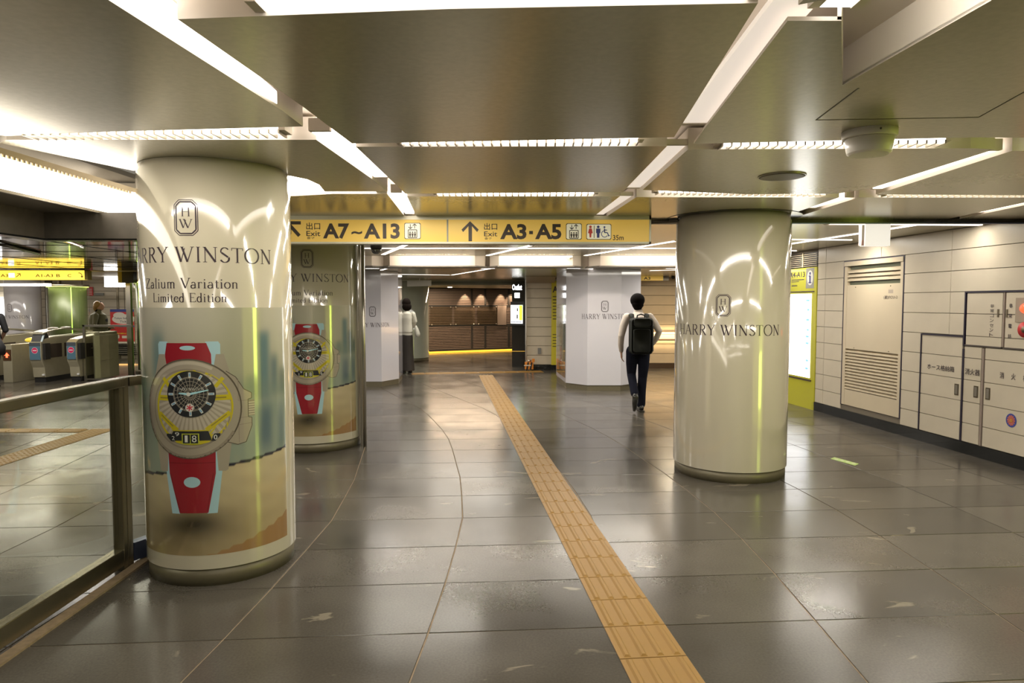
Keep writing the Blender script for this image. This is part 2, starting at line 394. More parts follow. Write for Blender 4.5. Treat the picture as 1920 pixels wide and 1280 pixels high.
def serif_text(txt, u0, u1, z0, z1):
    "fit text between u0..u1, capital height z0..z1"
    x = 0; allp = []
    for ch in txt:
        if ch == ' ': x += .42; continue
        g, wd = glyph(ch); allp += [[(p[0] + x, p[1]) for p in q] for q in g]; x += wd + .07
    x -= .07; su = (u1 - u0) / x; sz = z1 - z0
    return [[(u0 + p[0] * su, z0 + p[1] * sz) for p in q] for q in allp]
TXT = {}
def text_mesh(body, bold=0.):
    k = (body, bold)
    if k in TXT: return TXT[k]
    cu = bpy.data.curves.new('text', 'FONT'); cu.body = body; cu.offset = bold; cu.resolution_u = 3
    o = bpy.data.objects.new('text', cu); COL.objects.link(o)
    bpy.context.view_layer.update()
    me = bpy.data.meshes.new_from_object(o.evaluated_get(bpy.context.evaluated_depsgraph_get()))
    vs = [(v.co.x, v.co.y) for v in me.vertices]; fs = [tuple(p.vertices) for p in me.polygons]
    bpy.data.objects.remove(o); bpy.data.curves.remove(cu); bpy.data.meshes.remove(me)
    TXT[k] = (vs, fs); return TXT[k]
def fit_text(body, u0, z0, u1, z1, bold=0.):
    vs, fs = text_mesh(body, bold)
    if not vs: return ([], [])
    a, b = min(v[0] for v in vs), max(v[0] for v in vs); c, d = min(v[1] for v in vs), max(v[1] for v in vs)
    return ([(u0 + (v[0] - a) / max(b - a, 1e-6) * (u1 - u0), z0 + (v[1] - c) / max(d - c, 1e-6) * (z1 - z0)) for v in vs], fs)

# ================================================================== FLOOR
def bend(y):   # the long joints curve to the left with distance
    K = [(-20, -.4), (0, -.25), (2.8, 0), (3.95, .05), (4.9, .06), (5.97, -.03), (7, -.18), (7.7, -.28), (8.5, -.46), (10, -.88), (12.25, -1.85), (16, -3.4), (40, -13)]
    for (a, b), (c, d) in zip(K, K[1:]):
        if y <= c: return b + (d - b) * (y - a) / (c - a)
    return K[-1][1]
fl = MB().m(joint_m); fl.box(-16, -6, -.25, 9, 26, -.004)
floor = tag(fl.build('floor'), kind='structure')
PILLARS = []
tiles = []
for k in range(-16, 8):
    for j in range(-14, 40):
        def cor(kk, jj):
            x = 1.49 + .955 * kk; y = 3.22 + .585 * jj
            for _ in range(2): X = x + bend(y + .08 * x); 
            yy = 3.22 + .585 * jj + .07 * max(-6, min(6, X)); return (x + bend(yy), yy)
        q = [cor(k, j), cor(k + 1, j), cor(k + 1, j + 1), cor(k, j + 1)]
        cx = sum(p[0] for p in q) / 4; cy = sum(p[1] for p in q) / 4
        if not (-15.5 < cx < 8.5 and -5.5 < cy < 25.5): continue
        vis = cy > 2.2 and abs(cx) < .82 * cy + .6 and cx < 4.9 - .1 * (cy - 6)
        tiles.append((not vis, math.hypot(cx, cy), q))
tiles.sort(key=lambda t: (t[0], t[1]))
def tile_geo(q, g=.0038):
    cx = sum(p[0] for p in q) / 4; cy = sum(p[1] for p in q) / 4; out = []
    for p in q:
        dx, dy = cx - p[0], cy - p[1]; out.append((p[0] + math.copysign(g, dx), p[1] + math.copysign(g, dy)))
    top = [(a + math.copysign(.0015, cx - a), b + math.copysign(.0015, cy - b), 0) for a, b in out]
    mid = [(a, b, -.002) for a, b in out]; bot = [(a, b, -.011) for a, b in out]
    return bot + mid + top, [(0, 1, 5, 4), (1, 2, 6, 5), (2, 3, 7, 6), (3, 0, 4, 7), (4, 5, 9, 8), (5, 6, 10, 9), (6, 7, 11, 10), (7, 4, 8, 11), (8, 9, 10, 11)]
def shade():
    s = random.choice([.060, .068, .076, .084, .092, .10, .07, .08]); return (s * .98, s * .87, s * .70, 1)
def set_shade(me, cols):
    at = me.color_attributes.new('shade', 'FLOAT_COLOR', 'POINT'); at.data.foreach_set('color', [c for col in cols for c in col])
rest = MB().m(floor_m); rc = []
for n, (hid, d, q) in enumerate(tiles):
    vs, fs = tile_geo(q); c = shade()
    if n < 300:
        t = MB().m(floor_m).add(vs, fs); me = t.mesh('tile'); set_shade(me, [c] * len(vs)); link('tile', me, floor)
    else:
        rest.add(vs, fs); rc += [c] * len(vs)
me = rest.mesh('far_tiles'); set_shade(me, rc); tag(link('far_tiles', me, floor), kind='stuff')
# small green exit marker set in the floor
em = thing('floor_marker', (3.33, 6.75, 0), 'small lime green evacuation marker strip stuck on the grey floor near the right wall', 'marker')
b = MB().m(mat('lime marker film', (.45, .62, .18), .3)); b.prism([(3.235, 6.86), (3.31, 6.93), (3.415, 6.64), (3.34, 6.57)], 0.0005, .002); b.build('marker_film', em)
for i in range(4):
    b = MB().m(mat('pale marker film', (.75, .8, .6), .3))
    t = i / 4 + .08; x = 3.26 + .11 * t; y = 6.87 - .24 * t; b.box(x, y - .03, .002, x + .035, y, .003); b.build('marker_arrow', em)

# ================================================================== TACTILE PAVING
def tactile(name, x0, y0, x1, y1, wd, label, bars=True, step=.3, group=None, z=0):
    L = math.hypot(x1 - x0, y1 - y0); rz = math.atan2(y1 - y0, x1 - x0)
    root = thing(name, (x0, y0, 0), label, 'tactile paving', group, local=True, rz=rz)
    m = MB().m(tact_m); h = .005
    vs = [(.003, -wd / 2, 0), (step - .003, -wd / 2, 0), (step - .003, wd / 2, 0), (.003, wd / 2, 0)]
    m.add(vs + [(a, b, h - .001) for a, b, _ in vs] + [(a + (.002 if a < .1 else -.002), b * .985, h) for a, b, _ in vs],
          [(0, 1, 5, 4), (1, 2, 6, 5), (2, 3, 7, 6), (3, 0, 4, 7), (4, 5, 9, 8), (5, 6, 10, 9), (6, 7, 11, 10), (7, 4, 8, 11), (8, 9, 10, 11)])
    if bars:
        for i in range(4):
            y = -wd / 2 + wd * (i + .5) / 4; a, c = .016, .007; x_0, x_1 = .012, step - .012
            m.add([(x_0, y - a, h), (x_1, y - a, h), (x_1, y + a, h), (x_0, y + a, h), (x_0 + .008, y - c, h + .008), (x_1 - .008, y - c, h + .008), (x_1 - .008, y + c, h + .008), (x_0 + .008, y + c, h + .008)],
                  [(0, 1, 5, 4), (1, 2, 6, 5), (2, 3, 7, 6), (3, 0, 4, 7), (4, 5, 6, 7)])
    else:
        for i in range(5):
            for k in range(5):
                x = step * (i + .5) / 5; y = -wd / 2 + wd * (k + .5) / 5
                p = [(x + .016 * math.cos(PI * q / 3), y + .016 * math.sin(PI * q / 3), h) for q in range(6)]; p2 = [(x + .009 * math.cos(PI * q / 3), y + .009 * math.sin(PI * q / 3), h + .005) for q in range(6)]
                m.add(p + p2, [(q, (q + 1) % 6, 6 + (q + 1) % 6, 6 + q) for q in range(6)] + [tuple(range(6, 12))])
    me = m.mesh('tactile_tile'); n = int(L / step)
    for i in range(n):
        o = link('tactile_tile', me, root); o.location = (i * step, 0, z)
    return root
sd = Vector((-.5875 - .6535, 15.281 - 2.761)).normalized()
tactile('tactile_strip', .6535 - sd.x * 1.6, 2.761 - sd.y * 1.6, -.585, 15.0, .305, 'long straight ochre tactile strip of ribbed tiles running down the middle of the floor')
tactile('tactile_strip', -2.25, 15.2, .95, 15.75, .30, 'far crosswise ochre tactile strip at the end of the long strip', z=.0)
tactile('tactile_strip', -5.12, 8.5, -5.12, 4.6, .30, 'dotted ochre tactile strip inside the ticket hall, seen through the glass railing', bars=False)
tactile('tactile_strip', -5.3, 8.38, -8.9, 8.38, .20, 'short crosswise ochre tactile strip meeting the dotted one in the ticket hall')

# ================================================================== CEILING
EDGE = [slot_m]
def cpanel(poly, z0=HC, h=.05, holes=None, name='ceiling_panel', m=None):
    b = MB().m(m or ceil_m); n = len(poly)
    a = sum(poly[i][0] * poly[(i + 1) % n][1] - poly[(i + 1) % n][0] * poly[i][1] for i in range(n))
    p = poly if a > 0 else poly[::-1]
    b.add([(x, y, z0) for x, y in p], [tuple(range(n - 1, -1, -1))])
    b.m(slot_m); b.add([(x, y, z0) for x, y in p] + [(x, y, z0 + h) for x, y in p], [(i, (i + 1) % n, n + (i + 1) % n, n + i) for i in range(n)] + [tuple(range(n, 2 * n))])
    return b.build(name, ceiling)
c = MB().m(slot_m); c.box(-2.60, -6, 2.50, 9, 6.5, 2.62)
c.m(ceil_m); c.box(-2.62, 6.5, 2.371, 9, 11.5, 2.62)
ceiling = tag(c.build('ceiling'), kind='structure')
PH = .11
cpanel([(-.933, 1.951), (-.172, 1.885), (.649, 1.849), (.773, 3.306), (.078, 3.37), (-.794, 3.437), (-.843, 2.801)], h=PH)
cpanel([(-2.5, -3), (-1.16, -3), (-1.10, 0), (-1.054, 1.834), (-.945, 2.862), (-.937, 3.109), (-1.873, 3.205), (-2.396, 3.285), (-2.5, 3.22)], h=PH)
cpanel([(-.96, -3), (.60, -3), (.62, 1.75), (-.2, 1.78), (-.93, 1.83), (-.95, 0)], h=PH)
cpanel([(-.791, 3.507), (.782, 3.495), (.789, 4.921), (-.772, 4.993)], h=PH)
cpanel([(.773, 1.962), (.924, 1.962), (1.202, 2.531), (1.254, 1.83), (1.27, -3), (6.5, -3), (6.5, 3.30), (2.45, 3.317), (2.189, 3.311), (1.41, 3.392), (.904, 3.443), (.873, 3.137)], h=.012)
# walls of the triangular recess
nb = MB().m(slot_m)
for a, c2 in (((1.202, 2.531), (1.254, 1.83)), ((1.254, 1.83), (1.27, -3)), ((.924, 1.962), (1.202, 2.531))):
    k_ = -.012 if a[0] < 1 else .012; nb.prism([a, c2, (c2[0] + k_, c2[1]), (a[0] + k_, a[1])], HC + .003, 2.5)
nb.build('recess_wall', ceiling)
cpanel([(.76, -3), (.90, -3), (.90, 1.78), (.76, 1.86)], h=.02)
cpanel([(.907, 3.567), (1.6, 3.555), (2.346, 3.542), (2.486, 3.567), (2.473, 4.763), (2.35, 5.0), (1.707, 5.017), (.914, 4.829)][:8], h=PH)
cpanel([(2.60, 3.60), (6.5, 3.60), (6.5, 5.06), (3.817, 5.07), (2.652, 5.03)], h=PH)
cpanel([(.93, 5.15), (2.452, 5.17), (2.475, 5.942), (2.509, 6.46), (.855, 6.46)], h=PH)
cpanel([(2.60, 5.17), (4.02, 5.17), (4.10, 6.46), (2.62, 6.46)], h=PH)
cpanel([(4.12, 5.17), (6.5, 5.17), (6.5, 6.46), (4.20, 6.46)], h=PH)
cpanel([(-.779, 5.116), (.80, 5.12), (.74, 6.46), (-.887, 6.46)], h=PH)
cpanel([(-.949, 3.359), (-.891, 4.436), (-.883, 4.90), (-1.33, 4.90), (-1.29, 4.62), (-1.31, 4.42), (-1.38, 4.3), (-1.6, 3.9), (-2.0, 4.0), (-2.265, 4.135), (-2.532, 3.426), (-2.451, 3.359)], h=PH)
cpanel([(-1.30, 5.0), (-.905, 5.0), (-.99, 6.46), (-2.58, 6.46), (-2.58, 5.2), (-1.6, 5.1)], h=PH)
# flush hatch joint on the right panel
hb = MB().m(mat('hatch joint', (.10, .09, .06), .6))
for a, b2 in (((1.276, 2.562), (1.315, 3.002)), ((1.315, 3.002), (1.989, 2.959)), ((1.989, 2.959), (1.91, 2.55))):
    dx, dy = b2[0] - a[0], b2[1] - a[1]; L = math.hypot(dx, dy); nx, ny = -dy / L * .003, dx / L * .003
    hb.prism([(a[0] - nx, a[1] - ny), (b2[0] - nx, b2[1] - ny), (b2[0] + nx, b2[1] + ny), (a[0] + nx, a[1] + ny)], HC - .001, HC + .002)
hb.build('hatch_joint', ceiling)
# dark joint with smoke curtain rail across the ceiling
b = MB().m(black_m); b.box(2.45, 6.46, 2.335, 6.5, 6.52, 2.39); b.m(mat('blue grey rail', (.10, .12, .2), .3, .6)); b.box(2.45, 6.475, 2.325, 6.5, 6.5, 2.336)
tag(b.build('curtain_rail'), 'black smoke curtain rail crossing the ceiling from the plain pillar to the right wall', 'rail')
b = MB().m(black_m); b.lathe(2.049, 6.387, [(.60, HC - .004), (.60, HC - .001)], 40); tag(b.build('collar'), 'flat black disc standing in for the dark ceiling gap around the plain white pillar on the right', 'collar')  # black disc drawn in place of the dark gap around the pillar top
b = MB().m(dgrey_m); b.prism([(1.27, 6.62), (1.6, 6.50), (1.6, 6.66), (1.3, 6.66)], 2.34, 2.37); b.tube([(1.25, 6.5, 2.355), (1.56, 6.56, 2.36)], .008, 6)
tag(b.build('curtain_rail'), 'short dark rail end between the yellow sign and the plain right pillar', 'rail')

# ---- lamps in the slots
def lamp(x0, y0, x1, y1, wd, label, m=led_m, z=2.384, dots=False, h=.05, group=None, louvre=True):
    t = thing('ceiling_light', ((x0 + x1) / 2, (y0 + y1) / 2, z), label, 'light', group)
    L = math.hypot(x1 - x0, y1 - y0); ex, ey = (x1 - x0) / L, (y1 - y0) / L; nx, ny = -ey * wd / 2, ex * wd / 2
    b = MB().m(m); b.prism([(x0 - nx, y0 - ny), (x1 - nx, y1 - ny), (x1 + nx, y1 + ny), (x0 + nx, y0 + ny)], z, z + h); b.build('lamp', t)
    for (x, y, s) in ((x0, y0, -1), (x1, y1, 1)):
        xx, yy = x + ex * s * .03, y + ey * s * .03
        b = MB().m(slot_m); b.prism([(x - nx, y - ny), (xx - nx, yy - ny), (xx + nx, yy + ny), (x + nx, y + ny)], z - .004, z + h + .004); b.build('end_cap', t)
    if dots:
        d = MB().m(steel_m); n = int(L / .045)
        for i in range(n + 1):
            u = i * L / n; px, py = x0 + ex * u, y0 + ey * u
            d.prism([(px - nx * 1.02 - ex * .004, py - ny * 1.02 - ey * .004), (px - nx * 1.02 + ex * .004, py - ny * 1.02 + ey * .004), (px + nx * 1.02 + ex * .004, py + ny * 1.02 + ey * .004), (px + nx * 1.02 - ex * .004, py + ny * 1.02 - ey * .004)], z - .018, z)
        tag(d.build('louvre', t), kind='stuff')
    return t
lamp(-1.03, .2, -1.0, 2.85, .10, 'long white strip light in the left slot running towards the first pillar')
lamp(-.895, 3.25, -.83, 4.40, .10, 'white strip light in the left slot between the two crosswise strips')
lamp(-.84, 5.02, -.92, 6.2, .08, 'white strip light in the left slot just before the yellow sign')
lamp(-.68, 1.90, .62, 1.83, .08, 'nearest crosswise strip light at the top of the frame')
lamp(-2.3, 3.31, -1.08, 3.26, .10, 'crosswise strip light above the first watch pillar', dots=True)
lamp(-.55, 3.475, .62, 3.43, .075, 'crosswise strip light in the middle bay, second from the front', dots=True)
lamp(1.06, 3.52, 2.14, 3.46, .09, 'crosswise strip light passing behind the round smoke detector', dots=True)
lamp(2.75, 3.48, 4.2, 3.47, .08, 'crosswise strip light at the far right edge of the ceiling', dots=True)
lamp(-1.75, 4.96, -.98, 4.97, .07, 'short crosswise strip light between the two watch pillars')
lamp(-.55, 5.07, .60, 5.05, .07, 'crosswise strip light in the middle bay just before the yellow sign', dots=True)
lamp(1.05, 5.00, 2.3, 5.09, .07, 'crosswise strip light in front of the plain right pillar', dots=True)
lamp(2.75, 5.10, 4.3, 5.12, .07, 'crosswise strip light to the right of the plain right pillar', dots=True)
lamp(.85, 1.91, .94, 1.91, .07, 'bright lamp inside the triangular ceiling recess', z=2.40)
lamp(2.53, 3.65, 2.57, 4.85, .07, 'soft slanting strip light on the right joining two crosswise strips', m=led2_m, z=2.384)
lamp(2.56, 5.25, 2.53, 5.8, .06, 'dim slanting slot light reaching the top of the plain right pillar', m=led2_m, z=2.384)
lamp(4.07, 5.3, 4.13, 6.1, .06, 'slanting strip light at the right edge ahead of the black rail', m=led2_m, z=2.384)
lamp(-.05, -2.5, .1, -2.5, 4.0, 'wide ceiling light behind the viewpoint', m=led2_m, z=2.45)
# flush lines beyond the sign
def line(x0, y0, x1, y1, label, z=HC, wd=.07, m=led2_m): return lamp(x0, y0, x1, y1, wd, label, m=m, z=z - .004, h=.02)
line(-2.2, 9.93, 2.4, 9.93, 'thin crosswise light line in the ceiling behind the yellow sign')
line(-1.43, 9.3, -2.1, 11.2, 'slanting light line behind the sign, above the black dome camera')
line(.27, 9.4, -.40, 11.4, 'slanting light line behind the sign, above the tactile strip')
line(2.10, 8.75, 1.23, 11.4, 'slanting light line behind the sign, above the walking man')
line(3.3, 8.55, 4.25, 8.62, 'crosswise light line behind the hanging white box by the right wall')
line(3.16, 6.88, 4.75, 6.98, 'crosswise light line just behind the black rail at the right wall')
line(3.72, 9.2, 4.13, 6.72, 'slanting light line crossing the hanging white box by the right wall')
line(3.4, 10.4, 4.3, 10.4, 'crosswise light line above the yellow guide board')

# ---- fascia and low ceiling beyond
fw = mat('warm white fascia', (.78, .70, .60), .45)
def fascia(x0, x1, parent):
    b = MB().m(fw); b.prism([(x0, 11.5), (x1, 11.5), (x1 + .16, 11.75), (x1 + .16, 12.0), (x0 - .16, 12.0), (x0 - .16, 11.75)], 2.205, 2.40)
    b.m(dgrey_m); b.prism([(x0 - .02, 11.46), (x1 + .02, 11.46), (x1 + .2, 11.75), (x1 + .2, 12.0), (x0 - .2, 12.0), (x0 - .2, 11.75)], 2.185, 2.206)
    return b.build('fascia_panel', parent)
c = MB().m(ceil_m); c.box(-4.6, 12.0, 2.19, 9, 18.2, 2.6); c.m(fw); c.box(-4.6, 11.98, 2.19, 9, 12.0, 2.6)
low = tag(c.build('ceiling'), kind='structure')
for a, b2 in ((-4.3, -2.35), (-2.05, -.62), (-.22, 1.02), (1.48, 3.1), (3.5, 4.6)): fascia(a, b2, low)
for x, y, lb in ((-2.45, 12.06, 'small bright lamp in the low ceiling behind the second watch pillar'), (-.42, 12.06, 'small bright lamp in the low ceiling above the tactile strip'), (1.08, 12.06, 'small bright lamp in the low ceiling at the left of the octagonal pillar'), (2.82, 12.06, 'small bright lamp in the low ceiling by the plain right pillar')):
    line(x - .12, y, x + .12, y, lb, z=2.19, wd=.06, m=led_m)
line(-.36, 12.1, -1.30, 14.9, 'thin slanting light line in the low ceiling over the shuttered shop', z=2.19, wd=.05)
line(-3.0, 14.35, -1.36, 14.93, 'thin crosswise light line in the low ceiling left of the shuttered shop', z=2.19, wd=.04)
line(1.45, 12.1, .96, 14.2, 'thin slanting light line in the low ceiling beside the octagonal pillar', z=2.19, wd=.05)
line(-2.2, 12.1, -2.42, 12.7, 'thin slanting light line in the low ceiling above the left octagonal pillar', z=2.19, wd=.05)
line(2.6, 12.9, 3.6, 12.3, 'thin light line in the low ceiling above the small yellow sign', z=2.19, wd=.05)

# ---- left light cove, soffit, dark beam, ticket hall ceiling
cv = thing('light_cove', (-2.6, 3, 2.15), 'large overexposed white light cove curving along the left ceiling edge behind the first pillar', 'light')
b = MB().m(cove_m)
pc = [(-2.6, -4), (-2.6, 4.66), (-2.54, 4.84), (-2.4, 4.94)]
for a, c2 in zip(pc, pc[1:]): b.prism([a, c2, (c2[0] - .02, c2[1] + .01), (a[0] - .02, a[1])], 2.16, 2.335)
pc2 = [(-2.4, 4.94), (-1.6, 4.86), (-1.40, 4.80), (-1.31, 4.70), (-1.295, 4.6)]
for a, c2 in zip(pc2, pc2[1:]): b.prism([a, c2, (c2[0], c2[1] + .015), (a[0], a[1] + .015)], 2.372, 2.47)
b.build('light_panel', cv)
b = MB().m(steel_m); b.prism([(-2.615, -4), (-2.595, -4), (-2.595, 4.9), (-2.615, 4.9)], 2.145, 2.16); b.build('bottom_trim', cv)
b = MB().m(mat('brass grille', (.42, .34, .20), .4, .3))
b.box(-2.64, -4, 2.335, -2.585, 4.9, 2.365)
y = 1.0
while y < 4.9: b.box(-2.598, y, 2.322, -2.588, y + .018, 2.336); y += .036
tag(b.build('toothed_louvre', cv), kind='stuff')
b = MB().m(dgrey_m); b.box(-2.95, -4, 2.15, -2.62, 4.95, 2.20)
b.box(-3.05, -4, 1.985, -2.95, 4.34, 2.34); b.box(-3.05, 4.34, 1.985, -2.0, 4.44, 2.15); 
b.m(black_m); b.box(-3.055, -4, 1.975, -2.945, 4.45, 1.986); b.box(-2.95, 4.335, 1.975, -2.0, 4.445, 1.986)
tag(b.build('ceiling_beam'), 'dark grey dropped beam edge above the glass railing on the left', 'beam')
mir = mat('mirror polished ceiling panel', (.52, .50, .46), .06, .85, .02, 3)
b = MB().m(mir); b.box(-16, -6, 2.27, -2.70, 14.8, 2.5)
lc = tag(b.build('ceiling'), kind='structure')
b = MB().m(slot_m); b.box(-16, 14.8, 2.26, -4.6, 24, 2.5); tag(b.build('ceiling'), kind='structure')
b = MB().m(black_m)
for y in (5.8, 6.5, 7.3, 8.2, 9.2, 10.3, 11.6, 13.0): b.box(-16, y, 2.266, -2.9, y + .009, 2.275)
for x in (-5.2, -6.4, -7.6, -8.8, -10): b.box(x, 4.5, 2.2655, x + .012, 14.8, 2.275)
b.prism([(-4.3, 6.2), (-4.22, 6.2), (-3.6, 9.6), (-3.68, 9.6)], 2.258, 2.275)
b.build('panel_joint', lc)
b = MB().m(black_m); b.tube([(-3.1, 4.6, 2.02), (-3.6, 5.4, 2.1), (-5.0, 8.0, 2.235)], .018, 8); b.tube([(-5.6, 6.9, 2.24), (-5.9, 8.0, 2.25), (-6.4, 9.3, 2.25)], .02, 8)
tag(b.build('cable_duct'), 'thin black conduit slanting under the mirror-like ticket hall ceiling', 'conduit')

# ================================================================== RIGHT WALL
A0 = (4.464, 10.005); EX, EY = .1024, -.9947
def WP(s, out=0.): return (A0[0] + EX * s + EY * out, A0[1] + EY * s - EX * out)
WALL = Flat(A0[0], A0[1], EX, EY)
def wquad(m, s0, z0, s1, z1, d0, d1):
    "box on the wall from depth d0 (inner) to d1 (outer)"
    return m.prism([WP(s0, d0), WP(s1, d0), WP(s1, d1), WP(s0, d1)], z0, z1)
b = MB().m(wjoint_m)
for s0, s1, z0, z1 in ((-2.2, .653, 0, 2.6), (1.883, 6.4, 0, 2.6), (.653, 1.883, 2.14, 2.6), (.653, 1.883, 0, .19)): wquad(b, s0, z0, s1, z1, -.16, -.012)
b.m(blackp); wquad(b, .653, .19, 1.883, 2.14, -.16, -.15)
wall_r = tag(b.build('wall_right'), kind='structure')
rows = [.125, .325, .55, .78, 1.01, 1.24, 1.47, 1.70, 1.925, 2.15, 2.37]

tcache = {}
def wtile(s0, z0, s1, z1, parent=None, out=0., nm='tile'):
    g = .0022; m = MB().m(wtile_m); w, h = s1 - s0, z1 - z0
    k = (round(w, 4), round(h, 4))
    if k not in tcache:
        m.add([(g, 0, g), (w - g, 0, g), (w - g, 0, h - g), (g, 0, h - g), (g + .002, -.012, g + .002), (w - g - .002, -.012, g + .002), (w - g - .002, -.012, h - g - .002), (g + .002, -.012, h - g - .002)],
              [(0, 1, 5, 4), (1, 2, 6, 5), (2, 3, 7, 6), (3, 0, 4, 7), (4, 5, 6, 7)])
        tcache[k] = m.mesh('tile')
    o = link(nm, tcache[k], parent or wall_r); x, y = WP(s0, -.012 + out)
    M = Matrix.Translation((x, y, z0)) @ Matrix(((EX, -EY, 0, 0), (EY, EX, 0, 0), (0, 0, 1, 0), (0, 0, 0, 1)))
    o.matrix_parent_inverse = Matrix.Identity(4)
    base = BASE.get((parent or wall_r).name, Matrix.Identity(4)); L = base.inverted() @ M
    o.location = L.to_translation(); o.rotation_euler = L.to_euler(); return o
for ri in range(10):
    z0, z1 = rows[ri], rows[ri + 1]
    tail = [3.95, 5.05, 6.26] if z1 <= 1.71 else [3.84, 5.05, 6.26]
    if z0 > 2.1: cl_ = [[0, .207, 1.441, 2.631] + tail]
    elif z1 > 1.71: cl_ = [[0, .207, .653], [1.883, 2.631] + tail]
    elif z1 > 1.25: cl_ = [[0, .207, .653], [1.883, 2.631, 2.85], tail]
    else: cl_ = [[0, .207, .653], [1.883, 2.207], tail]
    for cols in cl_:
        for s0, s1 in zip(cols, cols[1:]): wtile(s0, z0, s1, z1)
# plinth
b = MB().m(black_m); wquad(b, -.05, 0, .66, .125, -.02, .012); wquad(b, 1.88, 0, 6.4, .122, -.02, .012); wquad(b, .66, 0, 1.88, .125, -.02, .012)
tag(b.build('baseboard_right'), kind='structure')
# ---- ventilation unit door
dr = thing('door_1', (*WP(1.268), .13), None, None, kind='structure')
fm_m = mat('cream painted steel', (.62, .53, .38), .35, 0, .02, 3)
b = MB().m(trim_m); wquad(b, .653, .19, .672, 2.15, -.15, .004); wquad(b, 1.866, .19, 1.885, 2.15, -.15, .004); wquad(b, .653, 2.135, 1.885, 2.15, -.15, .004); b.build('door_frame', dr)
b = MB().m(fm_m); wquad(b, .672, 2.075, 1.866, 2.135, -.1, .012); b.build('header_panel', dr)
b = MB().m(fm_m); wquad(b, .672, .20, .735, 2.072, -.1, .002); b.build('side_stile', dr)
b = MB().m(fm_m); wquad(b, 1.815, .20, 1.866, 2.072, -.1, .002); b.build('side_stile', dr)
b = MB().m(fm_m); wquad(b, .737, .965, 1.813, 1.82, -.05, .0); b.build('door_leaf', dr)
b = MB().m(fm_m); wquad(b, .737, .20, 1.813, .41, -.05, .0); b.build('kick_panel', dr)
b = MB().m(blackp); wquad(b, .737, .41, 1.813, .965, -.12, -.06); wquad(b, .737, 1.82, 1.813, 2.072, -.14, -.10); b.build('louvre_back', dr)
b = MB().m(mat('green-grey duct', (.09, .10, .06), .5)); wquad(b, .76, 2.03, 1.813, 2.072, -.1, -.03); wquad(b, .76, 1.822, 1.813, 1.866, -.1, -.03); b.build('duct_lip', dr)
def louvre(z, h, d0, d1, tilt):
    m = MB().m(fm_m); p0, p1 = .737, 1.813
    q = [WP(p0, d0), WP(p1, d0), WP(p1, d1), WP(p0, d1)]
    m.add([(*q[0], z + tilt), (*q[1], z + tilt), (*q[2], z), (*q[3], z), (*q[0], z + h + tilt), (*q[1], z + h + tilt), (*q[2], z + h), (*q[3], z + h)],
          [(0, 3, 2, 1), (4, 5, 6, 7), (0, 1, 5, 4), (1, 2, 6, 5), (2, 3, 7, 6), (3, 0, 4, 7)])
    m.build('slat', dr)
for z in (1.872, 1.925, 1.98): louvre(z, .024, -.05, -.004, .03)
for i in range(13): louvre(.42 + i * .0415, .017, -.045, 0, .022)
b = MB().m(dsteel_m)
for s_, z_ in ((.93, 1.79), (1.64, 1.79), (.93, .985), (1.64, .985)):
    x, y = WP(s_, .004); b.ell((x, y, z_), (.006, .006, .006), 8, 6)
b.build('screw', dr)
ltr = wrap('lettering', WALL, [rect(1.60, 1.70, 1.69, 1.745)], mat('faint grey ink', (.42, .35, .28), .5), .0015, dr)
wrap('lettering', WALL, [], ink_m, .002, dr, tris=[fit_text('(避)FCU-2', 1.51, 1.625, 1.775, 1.675)])
# ---- hose cabinet, extinguisher cabinet, hydrant cabinet, socket cabinet, alarm cabinet
def cabinet(name, s0, z0, s1, z1, label, cat='cabinet', frame=True, fl_=.012):
    t = thing(name, (*WP((s0 + s1) / 2), z0), label, cat)
    bz = [z0] + [r for r in rows if z0 + .03 < r < z1 - .03] + [z1]
    d = None
    m = MB().m(wjoint_m); wquad(m, s0 + .003, z0 + .003, s1 - .003, z1 - .003, -.0115, -.004); m.build('body', t)
    for a, c2 in zip(bz, bz[1:]): wtile(s0 + .004, a, s1 - .004, c2, t, .004, 'panel')
    return t
def edge(t, segs, wd, m, out=.012, nm='trim'):
    for s0, z0, s1, z1 in segs:
        q = MB().m(m); wquad(q, min(s0, s1) - (wd / 2 if s0 == s1 else 0), min(z0, z1) - (wd / 2 if z0 == z1 else 0), max(s0, s1) + (wd / 2 if s0 == s1 else 0), max(z0, z1) + (wd / 2 if z0 == z1 else 0), -.0115, out); q.build(nm, t)
def pull(t, s, z, m=dsteel_m):
    q = MB().m(m); wquad(q, s - .028, z - .06, s + .028, z + .06, -.01, .008); h = q.build('handle', t)
    q = MB().m(steel_m); wquad(q, s - .017, z - .048, s + .017, z + .048, .0, .010); q.build('handle_plate', h)
hc = cabinet('hose_cabinet', 2.215, .125, 2.84, 1.225, 'cream tiled hose cabinet low on the right wall with dark blue edge')
edge(hc, [(2.215, .125, 2.215, 1.235), (2.215, 1.228, 2.85, 1.228)], .014, trim_m); pull(hc, 2.775, .66)
wrap('lettering', WALL, [], ink_m, .0065, hc, tris=[fit_text('ホース格納箱', 2.325, .838, 2.735, .90, .01)])
sc_ = cabinet('socket_cabinet', 2.87, 1.145, 3.34, 1.685, 'upper cream cabinet on the right wall with vertical lettering, left of the red lamp')
edge(sc_, [(2.856, 1.13, 2.856, 1.70), (2.85, 1.694, 3.9, 1.694)], .014, trim_m)
q = MB().m(dsteel_m); wquad(q, 3.275, 1.44, 3.295, 1.52, -.01, .010); q.build('handle', sc_)
for i, ch in enumerate('非常コンセント'): wrap('lettering', WALL, [], ink_m, .0065, sc_, tris=[fit_text(ch, 3.185, 1.568 - i * .048 - .034, 3.232, 1.568 - i * .048, .005)])
edge(sc_, [(2.87, 1.142, 3.335, 1.142)], .012, mat('grey bronze edge', (.12, .10, .09), .4, .5), .010)
